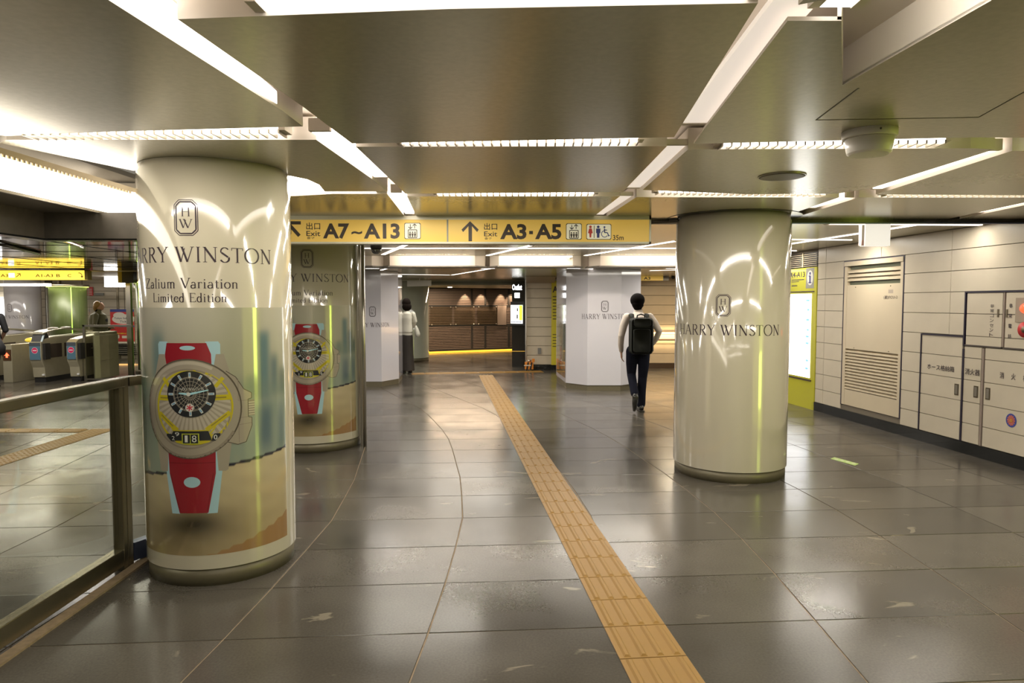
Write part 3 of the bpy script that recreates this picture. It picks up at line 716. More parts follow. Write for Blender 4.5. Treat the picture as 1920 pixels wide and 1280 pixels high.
al = cabinet('alarm_cabinet', 3.365, 1.145, 3.95, 1.685, 'upper cream cabinet at the right edge holding a red lamp and red button')
q = MB().m(dsteel_m); wquad(q, 3.382, 1.44, 3.398, 1.52, -.01, .010); q.build('handle', al)
for i, ch in enumerate('非常電話'): wrap('lettering', WALL, [], ink_m, .0065, al, tris=[fit_text(ch, 3.412, 1.575 - i * .098 - .042, 3.452, 1.575 - i * .098, .012)])
edge(al, [(3.36, 1.142, 3.95, 1.142)], .012, mat('grey bronze edge', (.12, .10, .09), .4, .5), .010)
edge(al, [(3.352, 1.15, 3.352, 1.685)], .016, mat('taupe edge strip', (.30, .24, .20), .4), .008)
q = MB().m(mat('grey lamp plate', (.34, .29, .22), .4)); wquad(q, 3.495, 1.40, 3.72, 1.63, -.01, .014); lp = q.build('lamp_plate', al)
q = MB().m(mat('glowing red dome', (.9, .03, .01), .3, emis=3.0, ecol=(1, .06, .02))); x, y = WP(3.63, .02); q.ell((x, y, 1.53), (.05, .065, .05), 20, 12); q.build('lamp', al)
q = MB().m(red_m); x, y = WP(3.615, .008); q.tube([(x, y, 1.33), (x + EY * .02, y - EX * .02, 1.33)], .072, 28); q.build('button', al)
q = MB().m(dsteel_m); x, y = WP(3.615, .02); q.tube([(x, y, 1.33), (x + EY * .01, y - EX * .01, 1.33)], .03, 20); q.build('button_cap', al)
ex_ = cabinet('extinguisher_cabinet', 2.86, .125, 3.10, 1.13, 'narrow cream extinguisher cabinet between the hose cabinet and the hydrant cabinet')
edge(ex_, [(2.856, .125, 2.856, 1.10)], .018, trim_m); pull(ex_, 3.04, .67)
wrap('lettering', WALL, [], ink_m, .0065, ex_, tris=[fit_text('消火器', 2.885, .835, 3.085, .90, .01)])
hy = cabinet('hydrant_cabinet', 3.135, .125, 3.95, 1.13, 'cream hydrant cabinet at the right edge with a blue and orange emblem')
edge(hy, [(3.118, .125, 3.118, 1.12)], .024, mat('taupe edge strip', (.30, .24, .20), .4), .008); pull(hy, 3.195, .67)
for i, ch in enumerate('消火栓'): wrap('lettering', WALL, [], ink_m, .0065, hy, tris=[fit_text(ch, 3.335 + i * .135, .842, 3.385 + i * .135, .905, .012)])
em_ = wrap('emblem', WALL, [circ(3.49, .45, .062, .066)], blue_m, .0065, hy)
star = []
for i in range(12): a = R(30 * i); star.append(stroke(3.49, .45, 3.49 + .046 * math.cos(a), .45 + .050 * math.sin(a), .005, .016))
wrap('emblem_star', WALL, star + [circ(3.49, .45, .022)], mat('orange ink', (.62, .16, .06), .4), .007, em_)
wrap('emblem_centre', WALL, ring(3.49, .45, .008, .014, 16), mat('gold ink', (.75, .45, .1), .4), .0075, em_)
# ---- yellow guide board and grille
gb = thing('guide_board', (*WP(-.45), 0), 'tall yellow-green station guide board with a glowing white map beside the plain right pillar', 'sign')
q = MB().m(lime_m); wquad(q, -1.05, .0, -.004, 2.11, -.011, .012); q.build('frame', gb)
q = MB().m(dsteel_m); wquad(q, -1.02, .415, -.09, .44, 0, .022); q.build('frame_lip', gb)
q = MB().m(dsteel_m); wquad(q, -1.02, 1.745, -.06, 1.76, 0, .022); q.build('frame_lip', gb)
q = MB().m(box_m); wquad(q, -1.0, .465, -.13, 1.72, 0, .018); scn = q.build('screen', gb)
q = []
for z, w_ in ((1.62, .08), (1.48, .05), (1.33, .07), (1.18, .05), (1.08, .07), (.98, .07), (.72, .05), (.60, .06)): q.append(rect(-.16 - w_ - .03, z - .015, -.17, z + .015))
wrapn('map_mark', WALL, q, mat('blue map ink', (.12, .35, .8), .4, emis=1.2, ecol=(.25, .5, 1)), .0195, scn)
q = [stroke(-.9 + .07 * i, 1.6 - .1 * (i % 3), -.8 + .06 * i, 1.5 - .08 * i, .006) for i in range(7)]
wrap('map_line', WALL, q, mat('grey map ink', (.5, .5, .6), .4, emis=1.4, ecol=(.8, .8, .95)), .0195, scn)
wrap('info_panel', WALL, [rect(-.30, 1.80, -.075, 2.10)], mat('grey sign film', (.28, .28, .25), .4), .0125, gb)
wrap('info_disc', WALL, [circ(-.185, 1.955, .085, .11)], mat('white sign film', (.7, .7, .65), .4), .0135, gb)
wrap('lettering', WALL, [rect(-.205, 1.89, -.165, 1.985), rect(-.225, 1.875, -.145, 1.892), rect(-.22, 1.975, -.18, 1.99), circ(-.185, 2.02, .022)], mat('navy ink', (.05, .05, .2), .4), .0145, gb)
wrap('lettering', WALL, [], ink_m, .0135, gb, tris=[fit_text('A4-A13', -.78, 1.975, -.335, 2.055, .01)])
wrap('lettering', WALL, [rect(-.72, 1.93, -.36, 1.942), rect(-.72, 1.905, -.5, 1.915), rect(-.72, 1.84, -.55, 1.855)], ink_m, .0135, gb)
gr = thing('air_grille', (*WP(-.45), 2.13), 'dark slatted air grille above the yellow guide board', 'vent')
q = MB().m(blackp); wquad(q, -1.05, 2.115, -.01, 2.33, -.011, .0); q.build('back_plate', gr)
q = MB().m(fm_m)
for i in range(7):
    q = MB().m(fm_m); wquad(q, -1.04, 2.128 + i * .029, -.02, 2.137 + i * .029, .0, .012); q.build('slat', gr)
q = MB().m(fm_m); wquad(q, -.42, 2.12, -.39, 2.33, 0, .016); q.build('mullion', gr)

# ================================================================== WALLS behind and around
def tiled_wall(name, x0, x1, y, z1, mt, tw=1.2, th=.232, z0=.12, first=None, parent_kind='structure', out=-1, piece_max=120):
    "frontal wall with tile panels facing -Y"
    b = MB().m(wjoint_m); b.box(x0, y + .012, 0, x1, y + .2, z1 + .2); wl = tag(b.build(name), kind=parent_kind)
    z = z0; cache = {}
    while z < z1 - .05:
        h = min(th, z1 - z); x = x0
        while x < x1 - .02:
            w_ = min(tw, x1 - x); k = (round(w_, 3), round(h, 3))
            if k not in cache:
                m = MB().m(mt); g = .004
                m.add([(g, 0, g), (w_ - g, 0, g), (w_ - g, 0, h - g), (g, 0, h - g), (g + .003, -.012, g + .003), (w_ - g - .003, -.012, g + .003), (w_ - g - .003, -.012, h - g - .003), (g + .003, -.012, h - g - .003)],
                      [(0, 1, 5, 4), (1, 2, 6, 5), (2, 3, 7, 6), (3, 0, 4, 7), (4, 5, 6, 7)]); cache[k] = m.mesh('tile')
            o = link('tile', cache[k], wl); o.location = (x, y + .012, z); x += tw
        z += th
    return wl
tiled_wall('wall_back', 2.4, 9.0, 16.55, 2.19, mat('warm ceramic tile', (.66, .53, .36), .3, noise=.03), 1.6, .235)
b = MB().m(mat('brown plinth', (.08, .05, .03), .3)); b.box(2.4, 16.52, 0, 9, 16.56, .12); tag(b.build('baseboard_back'), kind='structure')
tiled_wall('wall_middle', .33, 1.75, 16.15, 2.19, wtile_m, .75, .225)
b = MB().m(black_m); b.box(.33, 16.11, 0, 1.75, 16.15, .12); tag(b.build('baseboard_middle'), kind='structure')
# grey plate on that wall and hanging ceiling sheet above
b = MB().m(mat('grey socket plate', (.22, .22, .21), .4)); b.box(.61, 16.13, .38, .69, 16.16, .52); tag(b.build('socket_cover'), 'small grey cover plate low on the narrow tiled wall beside the black shop front', 'cover plate')
b = MB().m(mat('taupe render', (.40, .33, .25), .6)); b.prismx([(15.6, 2.185), (16.12, 2.05), (16.12, 2.19)], .33, 1.0)
tag(b.build('ceiling_flap'), 'sloping beige ceiling edge above the narrow tiled wall', 'ceiling panel')
b = MB().m(white_l); b.tube([(.335, 16.1, .25), (.335, 16.1, 2.05)], .018, 8)
tag(b.build('corner_pipe'), 'thin white pipe up the corner between black shop front and tiled wall', 'pipe')
b = MB().m(mat('wall yellow film', (.62, .55, .04), .35)); b.box(.93, 16.09, .12, 1.30, 16.14, 2.10); ys = tag(b.build('exit_guide_board'), 'narrow yellow exit list board half hidden behind the octagonal pillar', 'sign')
fb = Flat(0, 16.09)
wrap('lettering', fb, [], ink_m, .002, ys, tris=[fit_text('A', .955, 1.83, 1.08, 1.98, .03)])
wrap('lettering', fb, [rect(.96, 1.72 - .075 * i, 1.14, 1.745 - .075 * i) for i in range(8)] + [rect(.96, .83 - .07 * i, 1.14, .85 - .07 * i) for i in range(5)], mat('brown ink', (.12, .10, .02), .4), .002, ys)
# lit handrail
hr = thing('handrail', (3.6, 16.5, .7), 'lit wooden handrail on the cream tiled wall behind the walking man', 'handrail')
b = MB().m(mat('brown rail wood', (.22, .12, .07), .4)); b.tube([(2.5, 16.42, .70), (6, 16.42, .70)], .022, 10); b.build('rail', hr)
b = MB().m(mat('brown rail wood', (.22, .12, .07), .4)); b.box(2.5, 16.44, .865, 6, 16.54, .89); b.build('lamp_shelf', hr)
b = MB().m(emat('warm lit strip', (1, .78, .45), 3.2)); b.box(2.5, 16.5, .85, 6, 16.53, .864); b.build('lamp', hr)
b = MB().m(dsteel_m); b.tube([(3.2, 16.42, .69), (3.2, 16.46, .62), (3.2, 16.54, .64)], .014, 8); b.build('bracket', hr)
area('handrail_light', 3.7, 16.38, .86, 2.4, .05, 14, (1, .75, .42)).rotation_euler = (R(60), 0, 0)
# backlit lime glass wall to the right of the viewpoint (it shows in the pillar, ceiling and floor reflections)
t = thing('lime_glass_wall', (5.4, 1.4, 0), 'backlit lime green glass wall panel beyond the right edge of the picture', 'wall panel', kind='thing')
b = MB().m(mat('backlit lime glass', (.36, .36, .05), .15, emis=1.4, ecol=(.50, .50, .09))); b.box(5.40, -.6, 0, 5.48, 3.5, 2.365); b.build('glass_panel', t)
b = MB().m(emat('dim lime line', (.60, .66, .08), 3.0)); b.box(5.37, 1.98, 0, 5.40, 2.76, 2.36); b.build('light_line', t)
b = MB().m(emat('bright lime line', (.75, .95, .12), 9)); b.box(5.355, 2.0, .47, 5.37, 2.74, 1.72); b.build('light_line', t)
b = MB().m(wjoint_m); b.box(5.0, 3.52, 0, 9, 3.6, 2.6); b.box(5.5, -6, 0, 5.6, 3.5, 2.6); tag(b.build('wall_side'), kind='structure')
# glow panels added in the right slot, standing in for hidden lamps
soft = emat('added slot glow', (1, .90, .80), .62)
lamp(.71, .3, .84, 3.2, .13, 'added soft glow panel in the right long ceiling slot', m=soft, z=2.41, h=.02)
lamp(.845, 3.6, .85, 4.9, .12, 'added soft glow panel in the right slot between two crosswise strips', m=soft, z=2.40, h=.02)
lamp(.86, 5.2, .79, 6.3, .10, 'added soft glow panel in the right slot ending at the yellow sign', m=soft, z=2.39, h=.02)
# outer shell
b = MB().m(white_l); b.box(-16, -6.2, -.1, 9, -6.0, 2.7); tag(b.build('wall_front'), kind='structure')
b = MB().m(white_l); b.box(-16.2, -6, -.1, -16.0, 26, 2.7); tag(b.build('wall_left'), kind='structure')
b = MB().m(white_l); b.box(9.0, -6, -.1, 9.2, 26, 2.7); tag(b.build('wall_far_right'), kind='structure')

# ================================================================== PILLARS
def sky_col(u, z):
    "flat print: hazy skyline over water, wooden deck with a dark rope line"
    def mix(a, b, t): t = max(0, min(1, t)); t = t * t * (3 - 2 * t); return tuple(x + (y - x) * t for x, y in zip(a, b))
    rope = .612 + .085 * ((u + .45) / .68 if u < .23 else 1) + max(0, u - .23) * .08
    rope = .607 + .10 * max(0, u + .45) ** 1.15 + .01 * u
    c = mix((.46, .45, .32), (.56, .53, .42), (z - 1.2) / .35)
    c = mix(c, (.42, .42, .27), math.exp(-((u - .3) / .25) ** 2) * .5 if z > 1.1 else 0)
    def tower(u0, w_, z0, z1, col, a=1, sw=.02, sz=.03):
        nonlocal c
        k = (1 / (1 + math.exp(-(u - u0 + w_) / sw))) * (1 / (1 + math.exp((u - u0 - w_) / sw))) * (1 / (1 + math.exp(-(z - z0) / sz))) * (1 / (1 + math.exp((z - z1) / sz)))
        c = tuple(x + (y - x) * k * a for x, y in zip(c, col))
    tower(-.18, .045, 1.15, 1.42, (.13, .24, .24), .9, .012); tower(.42, .035, 1.02, 1.42, (.08, .18, .19), 1, .009, .012); tower(.49, .03, 1.05, 1.28, (.08, .15, .16), .95, .009, .015)
    tower(.56, .03, 1.05, 1.20, (.09, .14, .13), .9, .01, .015); tower(.34, .035, 1.05, 1.17, (.15, .22, .18), .85, .012, .015); tower(-.36, .06, 1.02, 1.24, (.10, .18, .11), .9, .012)
    tower(0, .7, 1.02, 1.12, (.17, .24, .19), .8, .03, .025)
    tower(0, .7, .60, 1.03, (.31, .37, .29), .95, .03, .012)
    tower(.42, .045, .74, 1.0, (.07, .13, .17), .9, .012, .03); tower(.54, .025, .74, .98, (.08, .15, .19), .8, .01); tower(-.38, .07, .8, 1.0, (.12, .20, .17), .7, .03, .04)
    tower(.3, .05, .85, 1.0, (.42, .46, .36), .6)
    if z < rope:
        t = (rope - z); c = mix((.60, .50, .30), (.47, .36, .18), t / .5)
        g = math.sin(z * 55 + u * 9 + 2 * math.sin(u * 7)) * math.sin(u * 13 + z * 6); c = tuple(x * (1 + .05 * g) for x in c)
        sh = math.exp(-((u - .02) / .17) ** 2 - ((z - .36) / .075) ** 2); c = tuple(x * (1 - .85 * sh) for x in c)
        sh = math.exp(-((u + .1) / .32) ** 2 - ((z - .30) / .13) ** 2); c = tuple(x * (1 - .45 * sh) for x in c)
        edge_ = .13 + .21 * ((u + .25) / .84) ** 1.6 if u > -.25 else -1
        edge_ += .006 * math.sin(u * 90)
        if z < edge_: c = (.38, .21, .075)
    elif z < rope + .016: c = (.035, .035, .05)
    return (*(x * .78 for x in c), 1)
print_m = None
def print_mat():
    global print_m
    if print_m: return print_m
    print_m = mat('printed poster film', (1, 1, 1), .12, spec=.5, coat=1, noise=.0001, nscale=3, attr='print'); return print_m
def wrap_print(name, path, u0, u1, z0, z1, lift, parent, nu=96, nz=150):
    vs = []; cols = []
    for j in range(nz + 1):
        z = z0 + (z1 - z0) * j / nz
        for i in range(nu + 1):
            u = u0 + (u1 - u0) * i / nu; x, y = path.at(u, lift); vs.append((x, y, z)); cols += sky_col(u, z)
    fs = [(j * (nu + 1) + i, j * (nu + 1) + i + 1, (j + 1) * (nu + 1) + i + 1, (j + 1) * (nu + 1) + i) for j in range(nz) for i in range(nu)]
    me = bpy.data.meshes.new(name); me.from_pydata(vs, [], fs); at = me.color_attributes.new('print', 'FLOAT_COLOR', 'POINT'); at.data.foreach_set('color', cols)
    me.materials.append(print_mat()); me.polygons.foreach_set('use_smooth', [True] * len(fs)); return link(name, me, parent)
def pm(n, c): return mat('print ' + n, c, .12, coat=1, noise=.02, nscale=8)
def octo(cx, cz, rx, rz, k): return [(cx - rx + k, cz - rz), (cx + rx - k, cz - rz), (cx + rx, cz - rz + k), (cx + rx, cz + rz - k), (cx + rx - k, cz + rz), (cx - rx + k, cz + rz), (cx - rx, cz + rz - k), (cx - rx, cz - rz + k)]
def monogram(path, u, zc, k, parent, lift=.001):
    P = pline(octo(u, zc, .062 * k, .095 * k, .026 * k), .004 * k, True) + pline(octo(u, zc, .052 * k, .085 * k, .021 * k), .0075 * k, True)
    P += serif_text('H', u - .026 * k, u + .026 * k, zc + .008 * k, zc + .055 * k) + serif_text('W', u - .036 * k, u + .036 * k, zc - .055 * k, zc - .008 * k)
    return wrap('monogram', path, P, ink_m, lift, parent)
def brand(path, u0, u1, z0, z1, parent, lift=.001): return wrap('lettering', path, serif_text('HARRY WINSTON', u0, u1, z0, z1), ink_m, lift, parent)
def watch(path, pic, L0=.0012, k=0):
    li = lambda n: L0 + n * .0004
    red = pm('crimson strap', (.27, .012, .022)); redd = pm('dark crimson', (.17, .007, .014)); lb = pm('pale blue strap edge', (.36, .55, .60)); sil = pm('warm silver', (.33, .29, .22)); sild = pm('shaded silver', (.25, .21, .16)); sill = pm('light silver', (.45, .40, .31))
    yl = pm('yellow bridge', (.50, .42, .02)); yld = pm('olive shadow', (.26, .21, .03)); bk = pm('dial black', (.02, .022, .025)); wh = pm('dial white', (.62, .62, .55)); cx, cz = .005, 1.0
    wrapn('strap_edge', path, [[(-.175, 1.355), (-.165, 1.37), (-.11, 1.37), (-.12, 1.2), (-.17, 1.2)], [(.175, 1.355), (.165, 1.37), (.10, 1.37), (.115, 1.2), (.175, 1.2)],
        [(-.155, .76), (-.105, .76), (-.06, .416), (-.108, .416)], [(.185, .76), (.13, .76), (.09, .416), (.142, .416)]], lb, li(0), pic)
    wrapn('strap', path, [[(-.115, 1.362), (.105, 1.362), (.128, 1.30), (.13, 1.2), (-.125, 1.2), (-.128, 1.30)], [(-.125, .80), (.140, .80), (.138, .64), (.095, .42), (-.062, .42), (-.118, .64)]], red, li(0) + .0002, pic)
    wrap('strap_fold', path, [stroke(-.12, .70, .135, .70, .004), stroke(-.112, .40 + .24, -.06, .43, .004), stroke(.125, .64, .09, .43, .004)], redd, li(1), pic)
    wrapn('strap_oval', path, [circ(.005, 1.335, .042, .0125, 24), circ(.012, .593, .045, .030, 28)], lb, li(1), pic)
    lug = []
    for sgn, a in ((-1, 0), (1, .012)):
        lug.append([(cx + sgn * .12 + a, 1.22), (cx + sgn * .19 + a, 1.22 - .04), (cx + sgn * .215 + a, 1.16), (cx + sgn * .175 + a, 1.30), (cx + sgn * .135 + a, 1.30)])
        lug.append([(cx + sgn * .125 + a, .80), (cx + sgn * .21 + a, .84), (cx + sgn * .185 + a, .655), (cx + sgn * .17 + a, .648), (cx + sgn * .135 + a, .652)])
    wrapn('lug', path, [q if q[0][0] < cx else q[::-1] for q in lug], sil, li(1), pic)
    cr = wrap('crown', path, [rect(.315, .945, .352, 1.035)], sild, li(1), pic)
    wrap('crown_rib', path, [rect(.316, .95 + i * .0135, .352, .957 + i * .0135) for i in range(6)], sill, li(2), pic)
    wrap('crown_guard', path, [[(.18, 1.21), (.25, 1.17), (.292, 1.10), (.335, 1.075), (.335, 1.045), (.315, 1.04), (.315, .94), (.335, .935), (.335, .89), (.30, .80), (.255, .79), (.18, .82)]], sil, li(2), pic)
    wrap('guard_line', path, pline([(.262, .80), (.262, .90), (.335, .905)], .003) + pline([(.262, 1.16), (.262, 1.035), (.315, 1.035)], .003) + pline([(.262, .94), (.315, .94)], .003), sild, li(3), pic)
    cs = wrap('watch_case', path, [circ(cx, cz, .272, .270, 72)], sil, li(3), pic)
    wrap('case_outline', path, ring(cx, cz, .268, .276, 60), pm('case outline', (.10, .085, .06)), li(4), pic)
    wrap('guard_outline', path, pline([(.20, 1.205), (.25, 1.17), (.292, 1.10), (.335, 1.075), (.335, 1.045), (.315, 1.04), (.315, .94), (.335, .935), (.335, .89), (.30, .80), (.255, .79), (.20, .81)], .004), pm('case outline', (.10, .085, .06)), li(3), pic)
    wrap('case_shade', path, ring(cx, cz, .257, .272, 48, 150, 330) + ring(cx, cz, .212, .222, 60), sild, li(4), pic)
    wrap('case_highlight', path, ring(cx, cz, .245, .262, 40, 60, 150), sill, li(4), pic)
    fx, fz = .022, 1.008
    wrap('dial_plate', path, [circ(fx, fz, .214, .208, 64)], yl, li(4), pic)
    wrap('dial_plate', path, [circ(fx, fz, .200, .196, 64)], sill, li(5), pic)
    rays = []
    for i in range(36):
        a = R(i * 10); b_ = R(i * 10 + 5); rays.append([(fx + .06 * math.cos(a), 1.06 + .05 * math.sin(a)), (fx + .199 * math.cos(a), fz + .195 * math.sin(a)), (fx + .199 * math.cos(b_), fz + .195 * math.sin(b_))])
    wrap('dial_rays', path, rays, sil, li(6), pic)
    wrapn('yellow_bridge', path, [rect(-.180, 1.045, -.09, 1.075), rect(.125, 1.045, .222, 1.075), stroke(-.175, .975, -.06, .882, .026), stroke(.218, .975, .095, .882, .026), rect(-.06, .872, .10, .884),
        stroke(-.14, 1.17, -.10, 1.12, .02), stroke(.185, 1.17, .145, 1.12, .02), [(-.10, .86), (.13, .86), (.11, .815), (.06, .803), (-.02, .803), (-.07, .815)]] + ring(fx, fz - .05, .128, .136, 30, 200, 340), yl, li(7), pic)
    wrap('bridge_slot', path, [rect(-.165, 1.056, -.11, 1.064), rect(.145, 1.056, .20, 1.064), stroke(-.16, .965, -.085, .905, .006), stroke(.20, .965, .12, .905, .006)], yld, li(8), pic)
    wrapn('date_disc', path, [[(-.085, .878), (.105, .878), (.118, .84), (.12, .825), (-.105, .825), (-.10, .85)], [(-.128, .862), (-.098, .862), (-.08, .822), (-.10, .822), (-.128, .85)], [(.165, .862), (.135, .862), (.118, .822), (.14, .822), (.165, .85)]], bk, li(8), pic)
    wrap('date_disc_number', path, [], wh, li(9), pic, tris=[fit_text('0', .132, .828, .150, .855, .01), fit_text('9', -.075, .85, -.05, .872), fit_text('2', -.095, .828, -.078, .85)])
    wrap('date_window', path, [rect(-.036, .806, .058, .865)], pm('lime frame', (.42, .45, .05)), li(9), pic)
    wrapn('date_window_field', path, [rect(-.030, .811, .009, .860), rect(.013, .811, .052, .860)], bk, li(10), pic)
    wrap('date_number', path, [], wh, li(11), pic, tris=[fit_text('1', -.019, .817, -.003, .855), fit_text('8', .02, .817, .044, .855)])
    dx, dz = .016, 1.082
    wrap('hour_ring', path, [circ(dx, dz, .132, .128, 56)], bk, li(9), pic)
    wrap('hour_ring_inner', path, ring(dx, dz, .093, .0955, 48) + [p for rr in (.03, .05, .07, .088) for p in ring(dx, dz, rr, rr + .0022, 36)] + [stroke(dx + .015 * math.cos(R(a)), dz + .015 * math.sin(R(a)), dx + .092 * math.cos(R(a)), dz + .089 * math.sin(R(a)), .0024) for a in range(0, 360, 15)], sil, li(10), pic)
    mk = []
    for i in range(12):
        a = R(30 * i); mk.append(stroke(dx + .093 * math.cos(a), dz + .09 * math.sin(a), dx + .124 * math.cos(a), dz + .12 * math.sin(a), .013))
    wrapn('hour_marker', path, mk, wh, li(11), pic)
    mk = []
    for i in range(12):
        a = R(30 * i); r0 = .098; mk.append(stroke(dx + r0 * math.cos(a), dz + r0 * math.sin(a), dx + .119 * math.cos(a), dz + .115 * math.sin(a), .007))
    wrapn('hour_marker_core', path, mk, pm('marker blue', (.16, .34, .50)), li(12), pic)
    wrap('small_seconds', path, [circ(.012, 1.008, .023, .022, 24)], wh, li(12), pic)
    wrap('small_seconds_star', path, [stroke(.012 - .018 * math.cos(R(a)), 1.008 - .018 * math.sin(R(a)), .012 + .018 * math.cos(R(a)), 1.008 + .018 * math.sin(R(a)), .006) for a in (20, 80, 140)], pm('seconds red', (.5, .04, .06)), li(13), pic)
    wrap('dial_lettering', path, serif_text('HARRY WINSTON', -.055, .09, 1.104, 1.117), wh, li(12), pic)
    wrapn('watch_hand', path, [stroke(dx - .008, dz, dx - .062, dz + .006, .014, .006), stroke(dx - .008, dz, dx + .095, dz + .022, .013, .005)], pm('hand cyan', (.38, .66, .72)), li(13), pic)
    wrap('hand_hub', path, [circ(dx - .008, dz, .011, n=16)], wh, li(14), pic)
def round_pillar(name, cx, cy, r, phi, label, poster, ztop=HC - .002, film=None):
    t = thing(name, (cx, cy, 0), label, 'pillar', kind='thing')
    b = MB().m(film or pill_m); b.lathe(cx, cy, [(r - .012, .099), (r, .10), (r, ztop - .05), (r - .01, ztop - .03), (r - .012, ztop)], 96); sh = b.build('shaft', t)
    b = MB().m(base_m); b.lathe(cx, cy, [(r - .012, 0), (r - .012, .10)], 96); b.build('base_ring', t)
    path = Cyl(cx, cy, r, phi)
    if poster == 'watch':
        ps = wrap_print('poster', path, -.585, .585, .18, 1.555, .0007, t)
        wrap('seam', path, [rect(.63, .11, .6315, 2.33)], mat('film seam', (.35, .33, .27), .4), .0008, t)
        watch(path, ps)
        monogram(path, .016, 2.04, 1.0, t); brand(path, -.485, .485, 1.803, 1.883, t)
        wrap('lettering', path, serif_text('Zalium Variation', -.27, .277, 1.661, 1.715), ink_m, .001, t)
        wrap('lettering', path, serif_text('Limited Edition', -.205, .217, 1.586, 1.634), ink_m, .001, t)
    elif poster == 'brand':
        monogram(path, -.03, 1.56, 1.0, t); brand(path, -.50, .50, 1.30, 1.39, t)
    elif poster == 'small':
        monogram(path, 0, 1.45, 1.1, t); brand(path, -.45, .45, 1.17, 1.25, t)
    return t
round_pillar('advertising_pillar', -1.777, 4.14, .424, R(-90), 'nearest round pillar on the left with a large printed watch advertisement', 'watch')
round_pillar('advertising_pillar', -2.21, 7.61, .51, R(-82), 'second round pillar with the same watch advertisement, half hidden behind the first', 'watch')
round_pillar('advertising_pillar', 2.049, 6.387, .51, R(-112), 'round glossy cream pillar on the right with only a brand name', 'brand')
# octagonal pillars
def octo_pillar(poly, label, path, path2=None):
    cx = sum(p[0] for p in poly) / len(poly); cy = sum(p[1] for p in poly) / len(poly)
    t = thing('octagonal_pillar', (cx, cy, 0), label, 'pillar', kind='thing')
    b = MB().m(pillw_m); b.prism(poly, .10, 2.185); b.build('shaft', t)
    b = MB().m(base_m); b.prism([(cx + (x - cx) * .985, cy + (y - cy) * .985) for x, y in poly], 0, .10); b.build('base_ring', t)
    return t
pr = [(1.0, 12.65), (1.355, 12.25), (1.96, 12.25), (2.38, 12.65), (2.48, 14.0), (1.9, 14.6), (1.3, 14.6), (.91, 14.0)]
t = octo_pillar(pr, 'white octagonal pillar with a brand name beside the walking man', None)
L1 = math.hypot(.355, .40)
fo = Fold([pr[0], pr[1], pr[2], pr[3]], L1 + .31)
monogram(fo, .0, 1.52, 1.05, t, .002); brand(fo, -.45, .45, 1.295, 1.385, t, .002)
fo = Fold([pr[7], pr[0]], .675)
ps = wrap_print('poster', fo, -.6, .6, .18, 1.555, .003, t, 30, 60); watch(fo, ps, .004)
pl = [(-3.05, 12.83), (-2.46, 12.83), (-2.22, 13.35), (-2.3, 14.3), (-3.0, 14.6), (-3.4, 14.2), (-3.4, 13.2)]
t = octo_pillar(pl, 'white octagonal pillar with a brand name left of the standing woman', None)
fo = Fold([pl[6], pl[0], pl[1], pl[2]], math.hypot(.35, .37) + .43)
monogram(fo, 0, 1.42, 1.0, t, .002); brand(fo, -.42, .42, 1.13, 1.21, t, .002)
# steel post beside the second pillar
t = thing('steel_post', (-1.64, 7.50, 0), 'slim steel post standing against the right edge of the second watch pillar', 'post')
b = MB().m(steel_m); b.tube([(-1.625, 7.47, 0), (-1.625, 7.47, 2.36)], .02, 16); b.build('pole', t)
b = MB().m(steel_m); b.box(-1.68, 7.50, 0, -1.655, 7.62, 2.36); b.build('flat_bar', t)
# round column behind the woman
t = round_pillar('round_column', -2.78, 18.7, .50, R(-90), 'pale round glossy column behind the standing woman', None, 2.18, mat('pale green glossy film', (.50, .52, .42), .06, coat=.6, noise=.02))

# ---- green glass columns
core_m = mat('green glass core', (.055, .070, .022), .4, 0, .1, 3)
lim_e = emat('lime light line', (.55, .95, .15), 1.0)
def green_column(x, y, r, zt, label, phis=(-70, -100), wd=.02, z0=.0, z1=None, e=None):
    t = thing('green_column', (x, y, 0), label, 'column', kind='thing')
    b = MB().m(core_m); b.lathe(x, y, [(r - .05, 0), (r - .05, zt)], 48); b.build('core', t)
    b = MB().m(dsteel_m); b.lathe(x, y, [(r + .01, 0), (r + .01, .08)], 48); b.lathe(x, y, [(r + .01, zt - .05), (r + .01, zt)], 48); tag(b.build('end_ring', t), kind='stuff')
    b = MB().m(emat('lime ring lamp', (.85, 1, .22), 3)); n = 40
    b.lathe(x, y, [(r - .045, zt - .065), (r - .008, zt - .065), (r - .008, zt - .055), (r - .045, zt - .055), (r - .045, zt - .065)], 48, cap=False); b.build('ring_lamp', t)
    for ph in phis:
        a = R(ph); b = MB().m(e or lim_e); cx, cy = x + (r - .035) * math.cos(a), y + (r - .035) * math.sin(a)
        b.tube([(cx, cy, max(z0, .1)), (cx, cy, z1 or zt - .08)], wd, 8); b.build('light_line', t)
    b = MB().m(glass_m); b.lathe(x, y, [(r, .08), (r, zt - .05)], 64, cap=False); b.build('glass_sleeve', t)
    return t
green_column(-11.36, 17.5, .47, 2.05, 'green glowing glass column behind the ticket gates', (-48,), .010)
green_column(-8.11, 15.6, .46, 2.10, 'green glass column just left of the first watch pillar, behind the glass railing', (-118,), .006)


